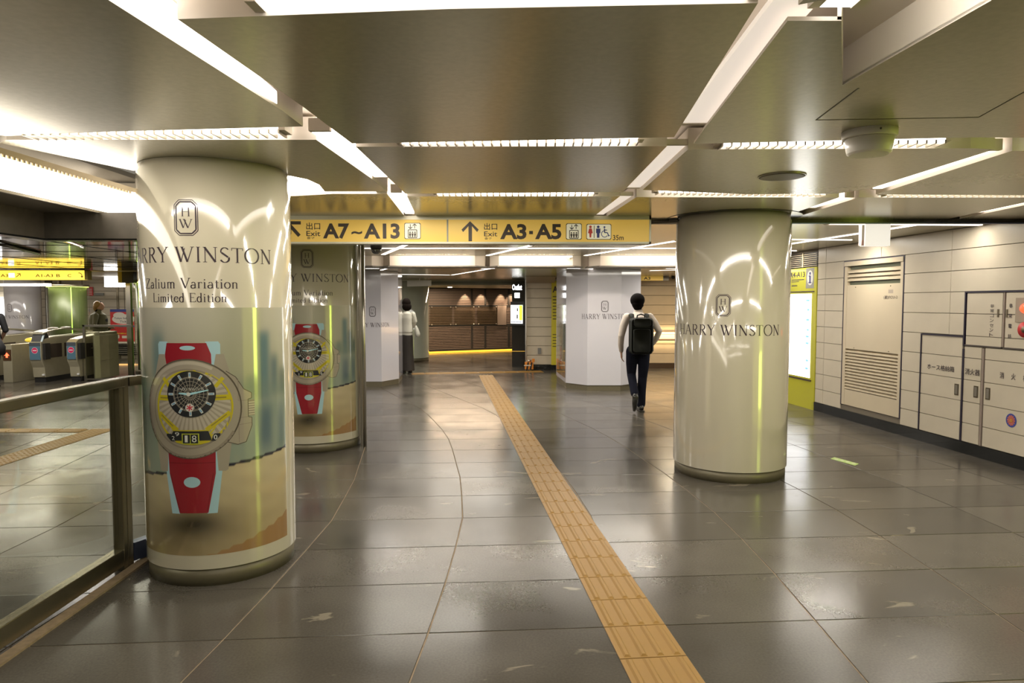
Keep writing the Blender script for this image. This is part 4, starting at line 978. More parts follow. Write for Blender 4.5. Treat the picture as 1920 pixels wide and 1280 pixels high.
# ================================================================== YELLOW OVERHEAD SIGN
t = thing('exit_sign', (-.5, 6.3, 2.13), 'long yellow overhead exit sign reading A7~A13 and A3·A5', 'sign')
SY = 6.24; sc = 1280 / SY; PX = lambda x: (x - 960) / sc; PZ = lambda y: 1.58 + (568 - y) / sc * 1.0
b = MB().m(mat('pale anodised frame', (.55, .53, .42), .35, .3)); b.box(-2.6, SY, 2.118, 1.262, SY + .14, 2.135); b.box(-2.6, SY, 2.335, 1.262, SY + .14, 2.37); b.box(1.245, SY, 2.118, 1.262, SY + .14, 2.37); b.box(-2.6, SY + .02, 2.12, 1.26, SY + .14, 2.36); b.build('frame', t)
b = MB().m(yel_m); b.box(-2.58, SY + .004, 2.135, PX(838.5), SY + .02, 2.335); b.build('face_panel', t)
b = MB().m(yel_m); b.box(PX(841.5), SY + .004, 2.135, 1.245, SY + .02, 2.335); b.build('face_panel', t)
b = MB().m(mat('grey divider', (.28, .27, .22), .4)); b.box(PX(838.5), SY + .002, 2.135, PX(841.5), SY + .02, 2.335); b.build('divider', t)
sp = Flat(0, SY + .004)
def Tx(s_, x0, y0, x1, y1, bold=0., m=ink_m, nm='lettering', lift=.001): return wrap(nm, sp, [], m, lift, t, tris=[fit_text(s_, PX(x0), PZ(y1), PX(x1), PZ(y0), bold)])
sign_ink = mat('warm black ink', (.045, .03, .02), .45)
def pic(polys, m=sign_ink, nm='pictogram', lift=.001): return wrap(nm, sp, [[(PX(a), PZ(b_)) for a, b_ in p] for p in polys], m, lift, t)
pic([stroke(564, 443, 545, 422, 6.5), [(543, 416), (567, 416), (567, 422), (549, 422), (549, 440), (543, 440)]], nm='arrow')
Tx('出口', 577, 418.5, 603, 431.5, .012, sign_ink); Tx('Exit', 577, 434, 603, 443.5, .01, sign_ink); Tx('출구', 578, 444.5, 592, 449, .01, sign_ink)
Tx('A7', 608, 420, 657, 448.5, .035, sign_ink); Tx('~', 661, 434, 681, 440.5, .04, sign_ink); Tx('A13', 684, 420, 751, 448.5, .035, sign_ink)
pic([[(879, 453), (879, 425), (869, 436), (866, 431.5), (882, 416), (898, 431.5), (895, 436), (885.5, 425), (885.5, 453)]], nm='arrow')
Tx('出口', 908, 419.5, 932.5, 432, .012, sign_ink); Tx('Exit', 908, 435, 932.5, 444, .01, sign_ink); Tx('출구', 909, 445.5, 922, 450, .01, sign_ink)
Tx('A3', 938, 421, 987, 449.5, .035, sign_ink); pic([[(992, 434), (999, 434), (999, 440), (992, 440)]], nm='dot'); Tx('A5', 1003, 421, 1052, 449.5, .035, sign_ink); Tx('35m', 1148, 441.5, 1168, 451, .012, sign_ink)
cream_f = mat('cream sign film', (.66, .62, .48), .35, emis=.4, ecol=(.7, .66, .5))
def rbox(x0, y0, x1, y1, r=2): return [(x0 + r, y0), (x1 - r, y0), (x1, y0 + r), (x1, y1 - r), (x1 - r, y1), (x0 + r, y1), (x0, y1 - r), (x0, y0 + r)]
for x0, x1, y0 in ((759.5, 790, 419), (1060.5, 1090, 420)):
    pic([rbox(x0, y0, x1, y0 + 30)], sign_ink, 'pictogram_border', .0008); pic([rbox(x0 + 1, y0 + 1, x1 - 1, y0 + 29)], cream_f, 'pictogram_field', .0014)
    c = (x0 + x1) / 2; bx = [(c - 8, y0 + 13), (c + 8, y0 + 13), (c + 8, y0 + 27.5), (c - 8, y0 + 27.5)]
    P = pline(bx, 1.4, True)
    for k in (-4.6, 0, 4.6): P += [circ(c + k, y0 + 17.5, 1.4, n=10), [(c + k - 1.8, y0 + 19.3), (c + k + 1.8, y0 + 19.3), (c + k + 1.8, y0 + 23), (c + k - 1.8, y0 + 23)], [(c + k - 1.2, y0 + 23), (c + k + 1.2, y0 + 23), (c + k + 1.2, y0 + 26.3), (c + k - 1.2, y0 + 26.3)]]
    P += [stroke(c - 4, y0 + 2.5, c - 4, y0 + 10.5, 1.3), stroke(c - 4, y0 + 11, c - 7.5, y0 + 7.5, 1.4), stroke(c - 4, y0 + 11, c - .5, y0 + 7.5, 1.4), stroke(c + 4, y0 + 2.5, c + 4, y0 + 10.5, 1.3), stroke(c + 4, y0 + 2, c + 7.5, y0 + 5.5, 1.4), stroke(c + 4, y0 + 2, c + .5, y0 + 5.5, 1.4)]
    pic(P, lift=.002)
pic([rbox(1098.5, 421, 1145, 450)], sign_ink, 'pictogram_border', .0008); pic([rbox(1099.5, 422, 1144, 449)], cream_f, 'pictogram_field', .0014)
pic([circ(1106, 426.5, 2.5, n=14), [(1103.5, 429.5), (1108.5, 429.5), (1110.5, 438), (1108, 438.5), (1107.5, 446), (1104.5, 446), (1104, 438.5), (1101.5, 438)]], redl, lift=.002)
pic([rbox(1112.4, 424, 1113.6, 447, .3)], sign_ink, lift=.002)
pic([circ(1120.5, 426.5, 2.5, n=14), [(1116.5, 429.5), (1124.5, 429.5), (1124.5, 438), (1123, 438), (1122.8, 446.5), (1118.2, 446.5), (1118, 438), (1116.5, 438)]], blue_m, lift=.002)
pic([circ(1132, 427, 1.8, n=12), stroke(1132, 429.5, 1132.5, 437, 2), stroke(1132, 432, 1137, 432.5, 1.5), stroke(1132, 437, 1137.5, 437, 1.8), stroke(1137.5, 437, 1140, 443, 1.8), stroke(1139, 443.5, 1142, 442, 1.5)] + ring(1132.5, 439.5, 5.2, 6.5, 22, 30, 280), blue_m, lift=.002)
pic([[(590, 0)]] and [stroke(560, 408, 575, 408.2, .5)], sign_ink, 'frame_mark', .001)

# ================================================================== CEILING FIXTURES
t = thing('smoke_detector', (1.65, 3.2, 2.27), 'round cream smoke detector hanging from the ceiling at the upper right', 'detector')
b = MB().m(white_l); b.lathe(1.65, 3.2, [(.03, 2.262), (.085, 2.264), (.094, 2.272), (.098, 2.29), (.104, 2.335)], 48); b.build('housing', t)
b = MB().m(white_l); b.lathe(1.65, 3.2, [(.112, 2.336), (.116, 2.34), (.118, 2.37)], 48); b.build('mounting_ring', t)
b = MB().m(blackp); b.ell((1.64, 3.083, 2.356), (.005, .005, .005), 8, 6); b.build('screw', t)
t = thing('ceiling_speaker', (1.68, 4.3, HC - .012), 'dull round flush speaker disc in the ceiling before the plain right pillar', 'speaker')
b = MB().m(mat('speaker grille', (.12, .10, .08), .45, .4)); b.lathe(1.68, 4.3, [(.10, HC - .012), (.128, HC - .010), (.135, HC - .001)], 40); b.build('grille', t)
b = MB().m(mat('speaker rim', (.34, .31, .24), .3, .4)); b.lathe(1.68, 4.3, [(.135, HC - .006), (.142, HC - .006), (.142, HC), (.135, HC), (.135, HC - .006)], 40, cap=False); b.build('rim', t)
t = thing('dome_camera', (-1.82, 9.2, 2.24), 'black dome camera hanging from the ceiling behind the yellow sign', 'camera')
b = MB().m(blackp); b.lathe(-1.82, 9.2, [(.075, 2.31), (.078, 2.37)], 32); b.build('housing', t)
b = MB().m(mat('black dome', (.02, .02, .02), .05, coat=1)); b.lathe(-1.82, 9.2, [(.004, 2.232), (.03, 2.237), (.052, 2.252), (.066, 2.275), (.07, 2.31)], 32); b.build('dome', t)
t = thing('hanging_sign', (3.76, 6.9, 2.149), 'blank white sign box hanging from the ceiling in front of the right wall', 'sign')
b = MB().m(mat('white lit sign', (.80, .76, .68), .4, emis=.75, ecol=(1, .95, .86))); b.box(3.52, 6.85, 2.15, 3.77, 6.95, 2.365); b.build('sign_box', t)
b = MB().m(mat('white sign side', (.70, .62, .55), .4)); b.box(3.495, 6.87, 2.155, 3.52, 6.93, 2.36); b.build('side_cap', t)
Tm = wrap('lettering', Flat(0, 6.868), [rect(3.50, 2.16 + .012 * i, 3.51, 2.166 + .012 * i) for i in range(4)], redl, .002, t)
t = thing('emergency_lamp', (.97, 11.38, 2.2), 'tiny white emergency lamp on the warm white ceiling step', 'lamp')
b = MB().m(white_l); b.box(.90, 11.36, 2.335, 1.0, 11.46, 2.365); b.lathe(.95, 11.41, [(.025, 2.31), (.035, 2.335)], 16); b.build('body', t)
t = thing('exit_sign', (3.0, 15.5, 2.09), 'small yellow A3 exit sign above the walking man', 'sign')
b = MB().m(yel_m); b.box(2.70, 15.5, 2.09, 3.42, 15.58, 2.185); b.build('sign_box', t)
f3 = Flat(0, 15.5)
wrap('lettering', f3, [], sign_ink, .003, t, tris=[fit_text('A3', 2.98, 2.105, 3.13, 2.172, .02), fit_text('出口', 2.89, 2.14, 2.95, 2.17), fit_text('Exit', 2.89, 2.108, 2.95, 2.132)])
wrap('arrow', f3, [stroke(2.825, 2.105, 2.825, 2.165, .014), stroke(2.825, 2.17, 2.79, 2.135, .013), stroke(2.825, 2.17, 2.86, 2.135, .013)], sign_ink, .003, t)
b = MB().m(mat('grey bracket', (.25, .25, .25), .4)); b.box(3.42, 15.5, 2.09, 3.55, 15.58, 2.185); b.build('bracket', t)
t = thing('camera', (3.64, 15.5, 2.12), 'small dark camera beside the A3 sign', 'camera')
b = MB().m(blackp); b.lathe(3.64, 15.5, [(.02, 2.12), (.035, 2.14), (.04, 2.19)], 14); b.build('body', t)

# ================================================================== GLASS RAILING (left)
t = thing('glass_railing', (-2.32, 2, 0), 'steel framed glass railing in the left foreground', 'railing')
b = MB().m(rail_m); b.box(-2.355, -3, 1.085, -2.285, 4.02, 1.14); b.build('top_rail', t, .006)
b = MB().m(rail_m); b.box(-2.35, -3, .03, -2.29, 4.02, .13); b.build('bottom_rail', t, .004)
b = MB().m(rail_m); b.box(-2.352, 3.955, .0, -2.288, 3.995, 1.085); b.build('post', t, .003)
b = MB().m(rail_m); b.box(-2.352, 4.0, .0, -2.288, 4.05, 1.14); b.build('post', t, .003)
b = MB().m(blackp); b.box(-2.345, 4.05, 0, -2.295, 4.062, 1.12); b.build('gasket', t)
b = MB().m(glass_m); b.box(-2.322, -3, .13, -2.316, 3.955, 1.085); b.build('glass_pane', t)
t = thing('glass_railing', (-2.25, 4.2, 0), 'short glass railing panel closing the gap to the first watch pillar', 'railing')
b = MB().m(rail_m); b.prism([(-2.352, 4.065), (-2.288, 4.065), (-2.20, 4.25), (-2.26, 4.28)], 1.085, 1.14); b.build('top_rail', t)
b = MB().m(mat('blue grey rail', (.10, .12, .2), .3, .6)); b.prism([(-2.352, 4.065), (-2.288, 4.065), (-2.20, 4.25), (-2.26, 4.28)], .02, .13); b.build('bottom_rail', t)
b = MB().m(glass_m); b.prism([(-2.322, 4.065), (-2.316, 4.065), (-2.226, 4.26), (-2.232, 4.262)], .13, 1.085); b.build('glass_pane', t)
b = MB().m(joint_m); b.box(-2.285, -3, -.005, -2.225, 4.22, .012); tag(b.build('floor_strip'), 'worn tan floor strip along the foot of the glass railing', 'strip')

# ================================================================== TICKET HALL
gm = mat('satin steel gate', (.50, .46, .33), .3, .45, .04, 10)
gblue = mat('steel blue panel', (.10, .19, .26), .3, .2)
def gate(x, y, wd, ln, label, canopy=True, screen=False, flip=False):
    t = thing('ticket_gate', (x, y, 0), label, 'ticket gate', 'ticket gates')
    x0, x1 = x - wd / 2, x + wd / 2
    prof = [(y + .10, .10), (y + .08, .30), (y + .02, .42), (y, .50), (y, .80), (y + .10, .86), (y + .35, .90), (y + ln, .94), (y + ln, .10)]
    b = MB().m(gm); b.prismx(prof, x0, x1); b.build('body', t, .01)
    b = MB().m(blackp); b.box(x0 + .01, y + .12, 0, x1 - .01, y + ln, .10); b.build('base', t)
    b = MB().m(gblue); b.box(x0 + .015, y - .006, .46, x1 - .015, y + .004, .73); b.build('front_panel', t)
    b = MB().m(mat('dark steel band', (.13, .15, .18), .25, .5)); b.box(x0 + .01, y - .008, .73, x1 - .01, y + .004, .80); b.build('front_band', t)
    cp = Flat(x, y - .008); s_ = wrap('no_entry_sign', cp, [circ(0, .645, .062, n=28)], mat('pale sign rim', (.7, .6, .6), .4), .002, t)
    wrap('sign_disc', cp, [circ(0, .645, .055, n=28)], mat('magenta red', (.55, .02, .10), .4), .003, s_)
    wrap('sign_bar', cp, [rect(-.038, .635, .038, .655)], mat('pale sign rim', (.7, .6, .6), .4), .004, s_)
    b = MB().m(mat('smoky window', (.08, .06, .05), .1)); b.box(x1 - .002, y + .16, .48, x1 + .004, y + .62, .76); b.build('side_window', t)
    b = MB().m(mat('smoky window', (.08, .06, .05), .1)); b.box(x1 - .002, y + .70, .48, x1 + .004, y + 1.1, .76); b.build('side_window', t)
    b = MB().m(blackp); b.box(x1 - .002, y + .05, .46, x1 + .05, y + .2, .78); b.build('flap', t)
    b = MB().m(mat('white rubber foot', (.7, .7, .7), .4)); b.box(x1 - .05, y + .07, .14, x1 - .005, y + .1, .17); b.build('foot_lamp', t)
    if canopy:
        b = MB().m(blackp); b.prismx([(y + .02, .80), (y + .10, 1.0), (y + .22, 1.0), (y + .3, .88)], x0 + .03, x1 - .03); b.build('hood_support', t)
        P = [(y + .06 + ln * .85 * i / 10, .985 + .075 * math.sin(PI * (i / 10) ** .8)) for i in range(11)]
        b = MB().m(gm); b.prismx(P + [(a, c2 - .022) for a, c2 in reversed(P)], x0 - .01, x1 + .01); b.build('canopy', t)
        b = MB().m(white_l); b.ell((x, y + .55, 1.065), (.06, .16, .022), 16, 8); b.build('reader', t)
        b = MB().m(white_l); b.ell((x, y + .95, 1.068), (.06, .16, .022), 16, 8); b.build('reader', t)
        b = MB().m(mat('pale blue display', (.5, .6, .65), .15)); b.prismx([(y + .03, .81), (y + .10, .95), (y + .12, .95), (y + .05, .81)], x0 + .02, x1 + .005); b.build('display', t)
    return t
gate(-9.42, 13.45, .24, 1.9, 'steel ticket gate with curved canopy and round no-entry sign, second from the left edge')
gate(-8.80, 13.60, .20, .9, 'ticket gate with a blue front directly left of the thin glass screen post', canopy=False)
g = gate(-10.62, 13.3, .26, 1.9, 'ticket gate at the left edge of the picture, partly behind the person in black')
t = thing('gate_display', (-10.02, 13.5, .62), 'gate end post with a glowing red arrow beside the second gate', 'display', kind='thing')
b = MB().m(gm); b.box(-10.10, 13.5, 0, -9.92, 15.2, .76); b.build('body', t, .01)
b = MB().m(mat('brown display', (.08, .04, .02), .2)); b.box(-10.09, 13.492, .44, -9.93, 13.50, .66); b.build('panel', t)
wrap('arrow', Flat(-10.01, 13.49), [[(-.02, .50), (.02, .50), (.02, .54), (.05, .54), (0, .60), (-.05, .54), (-.02, .54)]], emat('red arrow glow', (1, .08, .03), 5), .002, t)
b = MB().m(mat('yellow lamp cap', (.7, .5, .05), .3, emis=.8)); b.ell((-9.80, 13.9, .83), (.11, .12, .05), 16, 8); b.build('lamp', t)
# end cabinet and screen
t = thing('gate_end_cabinet', (-8.35, 14.2, 0), 'plain rounded steel end cabinet behind the thin glass screen in the ticket hall', 'cabinet')
P = [(13.95, .02), (13.95, .88), (14.1, .95), (14.4, .99), (14.8, .985), (15.25, .96), (15.25, .02)]
b = MB().m(gm); b.prism([(-8.60, 13.98), (-8.54, 13.92), (-8.47, 14.0), (-8.43, 14.25), (-8.43, 14.6), (-8.60, 14.65)], .03, .93)
b.prism([(-8.59, 14.0), (-8.53, 13.95), (-8.48, 14.02), (-8.45, 14.25), (-8.45, 14.6), (-8.59, 14.63)], .93, .985); b.build('body', t, .012)
b = MB().m(mat('panel line', (.2, .18, .12), .4)); b.box(-8.605, 13.915, .66, -8.54, 13.98, .664); b.box(-8.5, 14.02, .40, -8.428, 14.4, .404); tag(b.build('seam', t), kind='stuff')
t = thing('glass_screen', (-8.5, 13.88, 0), 'low glass screen with a thin steel frame before the end cabinet', 'screen')
b = MB().m(steel_m); b.box(-8.69, 13.80, 0, -8.65, 13.84, 1.14); b.build('post', t)
b = MB().m(steel_m); b.box(-8.69, 13.80, 1.10, -7.7, 13.84, 1.14); b.build('top_rail', t)
b = MB().m(steel_m); b.box(-8.65, 13.80, .02, -7.7, 13.84, .05); b.build('bottom_rail', t)
b = MB().m(glass_m); b.box(-8.65, 13.816, .05, -7.7, 13.822, 1.10); b.build('glass_pane', t)
b = MB().m(steel_m); b.box(-8.47, 15.0, 0, -8.37, 15.08, 2.1); tag(b.build('steel_jamb'), 'tall grey steel post left of the green glass column', 'post')
# lit yellow hall sign
t = thing('hall_sign', (-9.6, 14.0, 2.05), 'glowing yellow overhead sign with arrows in the ticket hall at the far left', 'sign')
yg = mat('glowing yellow sign', (.9, .68, .08), .3, emis=1.5, ecol=(1, .66, .07))
b = MB().m(yg); b.box(-12.6, 13.98, 2.055, -8.72, 14.12, 2.245); b.build('sign_box', t)
b = MB().m(dsteel_m); b.box(-12.6, 13.97, 2.245, -8.70, 14.13, 2.262); b.build('top_frame', t)
b = MB().m(mat('yellow end cap', (.5, .36, .03), .4)); b.box(-8.72, 13.98, 2.055, -8.66, 14.12, 2.245); b.build('end_cap', t)
hs = Flat(0, 13.98); K = lambda p: (p - 960) / 1280 * 13.98; ih = mat('olive brown ink', (.16, .09, .01), .4)
wrap('lettering', hs, [], ih, .003, t, tris=[fit_text('A3', K(5), 2.11, K(19), 2.17, .01), fit_text('A1-A3', K(70), 2.11, K(103), 2.17, .01), fit_text('B', K(109), 2.11, K(116), 2.17, .01), fit_text('C', K(130), 2.11, K(137), 2.17, .01)])
wrap('lettering', hs, [rect(K(20), 2.10, K(31), 2.19)], emat('white sign square', (1, 1, .9), 2.2), .003, t)
wrap('arrow', hs, [stroke(K(34), 2.11, K(41), 2.17, .013), stroke(K(42), 2.178, K(36), 2.178, .012), stroke(K(42), 2.18, K(42), 2.125, .012)] + ring(K(152), 2.14, .045, .058, 12, -10, 110) + [[(K(152) + .02, 2.13), (K(152) + .085, 2.13), (K(152) + .052, 2.095)]], ih, .003, t)
# monitor box
t = thing('monitor_box', (-8.45, 15.0, 1.95), 'black and yellow monitor box high beside the green column left of the first pillar', 'monitor')
b = MB().m(mat('yellow end cap', (.5, .36, .03), .4)); b.box(-8.55, 14.86, 2.02, -8.45, 14.98, 2.262); b.build('side_panel', t)
b = MB().m(blackp); b.box(-8.45, 14.84, 2.02, -8.20, 14.98, 2.262); b.build('body', t)
# far walls of the hall
b = MB().m(wjoint_m); b.box(-16, 19.6, 0, -3.4, 19.8, 2.3); hw = tag(b.build('wall_hall'), kind='structure')
m = MB().m(wtile_m); m.add([(.01, 0, .006), (1.19, 0, .006), (1.19, 0, .226), (.01, 0, .226)], [(0, 1, 2, 3)]); me = m.mesh('tile')
for r_ in range(9):
    for i in range(10):
        x = -15.9 + 1.2 * i
        if x > -5.0: continue
        o = link('tile', me, hw); o.location = (x, 19.592, .3 + .232 * r_) if r_ * .232 + .3 < 2.2 else (x, 19.592, 2.0)
b = MB().m(black_m); b.box(-11.5, 19.55, .10, -9, 19.6, .42); hw2 = b.build('floor_grille', hw)
b = MB().m(dgrey_m)
for i in range(5): b.box(-11.5, 19.54, .13 + .06 * i, -9, 19.55, .15 + .06 * i)
tag(b.build('grille_slat', hw2), kind='stuff')
b = MB().m(dsteel_m); b.box(-11.32, 19.57, 0, -11.26, 19.6, 2.2); b.build('panel_strip', hw)
# poster on the hall wall
t = thing('poster', (-11, 19.5, .42), 'red and white ticket poster on the far hall wall right of the woman in olive', 'poster')
hp = Flat(0, 19.54); K2 = lambda p: (p - 960) / 1280 * 19.54; Z2 = lambda y: 1.58 + (568 - y) / 1280 * 19.54
b = MB().m(mat('poster red', (.62, .04, .04), .35)); b.box(K2(207), 19.54, Z2(640), K2(252), 19.56, Z2(580)); b.build('sheet', t)
wrap('header_band', hp, [rect(K2(207), Z2(584.5), K2(252), Z2(579.5))], blue_m, .002, t)
cl = mat('poster cream', (.75, .70, .62), .4); wrap('cloud', hp, [circ(K2(232), Z2(598), .33, .14, 30), circ(K2(226), Z2(592), .2, .1, 20), circ(K2(243), Z2(600), .3, .13, 20)][:1], cl, .003, t)
wrap('cloud', hp, [circ(K2(224), Z2(591), .17, .09, 20)], cl, .0035, t)
wrap('lettering', hp, [], ink_m, .005, t, tris=[fit_text('Tokyo Subway', K2(214.5), Z2(599), K2(248), Z2(594.5), .01), fit_text('Ticket', K2(225), Z2(604.5), K2(243), Z2(600.5), .01)])
wrap('colour_band', hp, [rect(K2(222), Z2(613), K2(252), Z2(610))], blue_m, .003, t)
wrap('lettering', hp, [], mat('poster yellow', (.85, .6, .03), .4), .004, t, tris=[fit_text('Boarding Pass', K2(212), Z2(627), K2(250), Z2(623), .02)])
wrap('picture', hp, [rect(K2(216), Z2(634), K2(223), Z2(628)), rect(K2(228), Z2(634), K2(237), Z2(629))], cl, .004, t)
b = MB().m(cl); b.box(K2(217), 19.55, Z2(652), K2(252), 19.565, Z2(640)); b.build('leaflet_ledge', t)
b = MB().m(mat('poster red', (.62, .04, .04), .35)); b.box(K2(164.5), 19.54, Z2(554), K2(176), 19.56, Z2(538)); t2 = b.build('notice'); tag(t2, 'small red and white notice high on the far hall wall behind the woman in olive', 'notice')
wrap('notice_line', hp, [rect(K2(166), Z2(543 + 3 * i), K2(174.5), Z2(542 + 3 * i)) for i in range(4)], cl, .003, t2)
b = MB().m(mat('grey sign plate', (.22, .22, .2), .4)); b.box(K2(179), 19.54, Z2(554), K2(196), 19.56, Z2(549)); tag(b.build('wall_plate'), 'grey plate right of the red notice on the far hall wall', 'plate')
for x0, y0, x1, y1, lb in ((191, 497, 240, 509, 'upper bright white light box at the far end of the ticket hall'), (198, 512, 240, 538, 'lower bright white light box at the far end of the ticket hall')):
    b = MB().m(box_m); d = 17.5; kx = lambda p: (p - 960) / 1280 * d; kz = lambda y: 1.58 + (568 - y) / 1280 * d
    z1 = min(kz(y0), 2.255); z0 = min(kz(y1), z1 - .05)
    if y0 < 500: continue
    b.box(kx(x0), d, z0, kx(x1), d + .1, z1); tag(b.build('light_box'), lb, 'light box')
b = MB().m(led_m); b.box(-14.8, 16.8, 2.0, (95 - 960) / 1280 * 16.8, 16.88, 2.06); tag(b.build('tube_lamp'), 'long white tube lamp under the hall ceiling left of the glowing green column', 'light')
b = MB().m(box_m); b.box(-15.6, 20.4 - 1.0, .9, -14.35, 19.5, 1.75); tag(b.build('light_box'), 'bright white light box at the far left edge of the ticket hall', 'light box')
round_pillar('advertising_pillar', -13.3, 18.6, .42, R(-100), 'distant white round pillar with a brand name at the left edge of the ticket hall', 'small', 2.25, pillw_m)
b = MB().m(dsteel_m); b.box(-12.9, 18.9, 0, -12.75, 19.0, 2.2); b.box(-12.55, 18.9, 0, -12.5, 19.0, 2.2); b.box(-12.75, 18.9, 2.0, -12.5, 19.0, 2.04); tag(b.build('door_frame_far'), 'dark door frame between the distant pillar and the glowing green column', 'door frame')
b = MB().m(mat('orange light strip', (.8, .42, .15), .4, emis=.9, ecol=(1, .5, .2))); b.box(-10.9, 17.35, 0, -9.55, 17.4, .03); tag(b.build('floor_light'), 'thin glowing orange floor strip in the ticket hall', 'light')

# ================================================================== SHUTTERED SHOP
alc = mat('olive bulkhead', (.17, .17, .115), .45, .2)
b = MB().m(alc); b.box(-2.25, 18.2, 2.09, .35, 18.3, 2.5); b.m(mat('pale bulkhead', (.42, .40, .28), .45)); b.box(-2.25, 18.19, 2.155, .35, 18.2, 2.19); b.prism([(-2.25, 18.3), (.35, 18.3), (.35, 24), (-5, 24), (-5, 19.3), (-2.25, 19.3)], 2.06, 2.4)
tag(b.build('ceiling'), kind='structure')
d0 = Vector((-3.6, 21.0, 0)); d1 = Vector((.4, 23.0, 0)); dd = (d1 - d0); SL = dd.length; dd.normalize(); sn = Vector((dd.y, -dd.x, 0))
SH = Flat(d0.x, d0.y, dd.x, dd.y)
def shbox(m, u0, z0, u1, z1, a, c2):
    q = [SH.at(u0, a), SH.at(u1, a), SH.at(u1, c2), SH.at(u0, c2)]; return m.prism(q, z0, z1)
t = thing('shutter', (-1.6, 22, 0), 'closed dark slatted shop shutter wall at the end of the passage', 'shutter')
sh_m = mat('bronze black slat', (.20, .15, .115), .4, .3, .05, 10); shd = mat('dark shop frame', (.03, .028, .024), .35)
b = MB().m(shd); shbox(b, 0, 0, SL, 2.06, -.1, 0); b.build('back_panel', t)
b = MB().m(sh_m)
z = .12
while z < 2.03:
    shbox(b, 0, z, SL, z + .03, 0, .03); z += .052
tag(b.build('slats', t), kind='stuff')
def su(px):   # position along the shutter seen at column px
    r = (px - 960) / 1280; return (r * d0.y - d0.x) / (dd.x - r * dd.y)
for px_ in (884, 909, 953):
    b = MB().m(shd); u = su(px_); shbox(b, u - .03, .12, u + .03, .84, 0, .05); b.build('mullion', t); b = MB().m(shd); shbox(b, u - .03, 1.52, u + .03, 2.05, 0, .05); b.build('mullion', t)
b = MB().m(shd); shbox(b, 0, 1.46, SL, 1.52, 0, .04); b.build('crossbar', t)
b = MB().m(shd); shbox(b, 0, .84, SL, .90, 0, .04); b.build('crossbar', t)
b = MB().m(shd); shbox(b, 0, 0, SL, .12, 0, .05); b.build('base_rail', t)
gp = glass('smoky acrylic', (.90, .89, .84), .1)
for a, c2 in ((805, 846), (850, 889), (893, 931)):
    b = MB().m(gp); shbox(b, su(a), .88, su(c2), 1.47, .07, .08); p_ = b.build('acrylic_panel', t)
    b = MB().m(steel_m)
    for u in (su(a) + .05, su(c2) - .05):
        for z in (.90, 1.45):
            x, y = SH.at(u, .09); b.ell((x, y, z), (.022, .022, .022), 8, 6)
    tag(b.build('standoff', p_), kind='stuff')
b = MB().m(mat('taupe board', (.17, .135, .105), .5)); shbox(b, su(931), .86, su(948), 1.50, .03, .06); b.build('notice_board', t)
b = MB().m(emat('yellow floor glow line', (1, .55, .04), 1.6)); shbox(b, 0, .005, SL, .05, .05, .08); tag(b.build('floor_light'), 'thin glowing yellow line along the foot of the shop shutter', 'light')
for i, px_ in enumerate((871, 901, 938, 957)):
    u = su(px_); x, y = SH.at(u, .26)
    l = bpy.data.lights.new('downlight', 'SPOT'); l.energy = 130; l.spot_size = R(58); l.spot_blend = .6; l.color = (1, .72, .50); l.shadow_soft_size = .03
    o = bpy.data.objects.new('downlight_beam', l); COL.objects.link(o); o.location = (x, y, 2.045)
    tx, ty = SH.at(u, 0); o.rotation_euler = (Vector((tx - x, ty - y, -.62))).to_track_quat('-Z', 'Y').to_euler()
area('alcove_light', -1.6, 20.0, 2.04, 2.6, .6, 170, (1, .74, .5))
b = MB().m(emat('downlight lens', (1, .85, .7), 7)); b.lathe(-1.86, 20.5, [(.07, 2.045), (.07, 2.058)], 20); tag(b.build('downlight'), 'small round downlight glowing in the ceiling before the shop shutter', 'light')
b = MB().m(white_l); b.prism([(-2.65, 17.3), (-2.0, 16.8), (-1.98, 16.83), (-2.63, 17.33)], 2.0, 2.14); b.tube([(-2.3, 17.06, 2.14), (-2.3, 17.06, 2.19)], .01, 6); tag(b.build('hanging_board'), 'blank white board hanging in front of the shop bulkhead', 'sign')
# black shop front pier
t = thing('shop_pier', (.17, 17, 0), 'black shop pier with glowing white lettering and a screen', 'shop front', kind='thing')
b = MB().m(mat('gloss black pier', (.02, .018, .016), .12)); b.box(0.0, 16.9, 0, .325, 20.5, 2.052); b.build('pier', t)
b = MB().m(mat('gloss black pier', (.02, .018, .016), .12)); b.box(-.02, 16.86, 1.1, .325, 16.9, 1.12); b.build('seam_trim', t)
b = MB().m(mat('brass skirting', (.7, .4, .06), .3, emis=.5)); b.box(-.005, 16.89, .38, .325, 16.9, .395); b.build('glow_trim', t)
spf = Flat(0, 16.9); we = emat('white letter glow', (1, 1, 1), 5)
wrap('lettering', spf, [], we, .006, t, tris=[fit_text('Outlet', .005, 1.90, .245, 2.04, .03)])
wrap('light_square', spf, [rect(.065, 1.71, .19, 1.83)], we, .006, t)
t = thing('wall_screen', (.1, 16.7, 1.05), 'small bright wall screen with a lime stripe on the black pier', 'screen')
a = R(28); e = (math.cos(a), -math.sin(a)); sf_ = Flat(-.03, 16.84, *e)
b = MB().m(blackp); b.prism([sf_.at(-.01, 0), sf_.at(.37, 0), sf_.at(.37, -.05), sf_.at(-.01, -.05)], 1.03, 1.62); b.build('housing', t)
wrap('screen', sf_, [rect(.0, 1.08, .33, 1.53)], box_m, .002, t)
wrap('picture', sf_, [rect(.235, 1.16, .325, 1.525)], emat('lime picture', (.6, 1, .05), 1.5), .004, t)
wrap('picture', sf_, [rect(.16, 1.20, .20, 1.30), rect(.17, 1.38, .205, 1.46)], mat('grey picture', (.2, .2, .2), .4), .004, t)
wrap('lettering', sf_, [], mat('navy ink', (.05, .05, .2), .4), .004, t, tris=[fit_text('OPEN DAILY', .02, 1.10, .30, 1.145, .01)][:0])
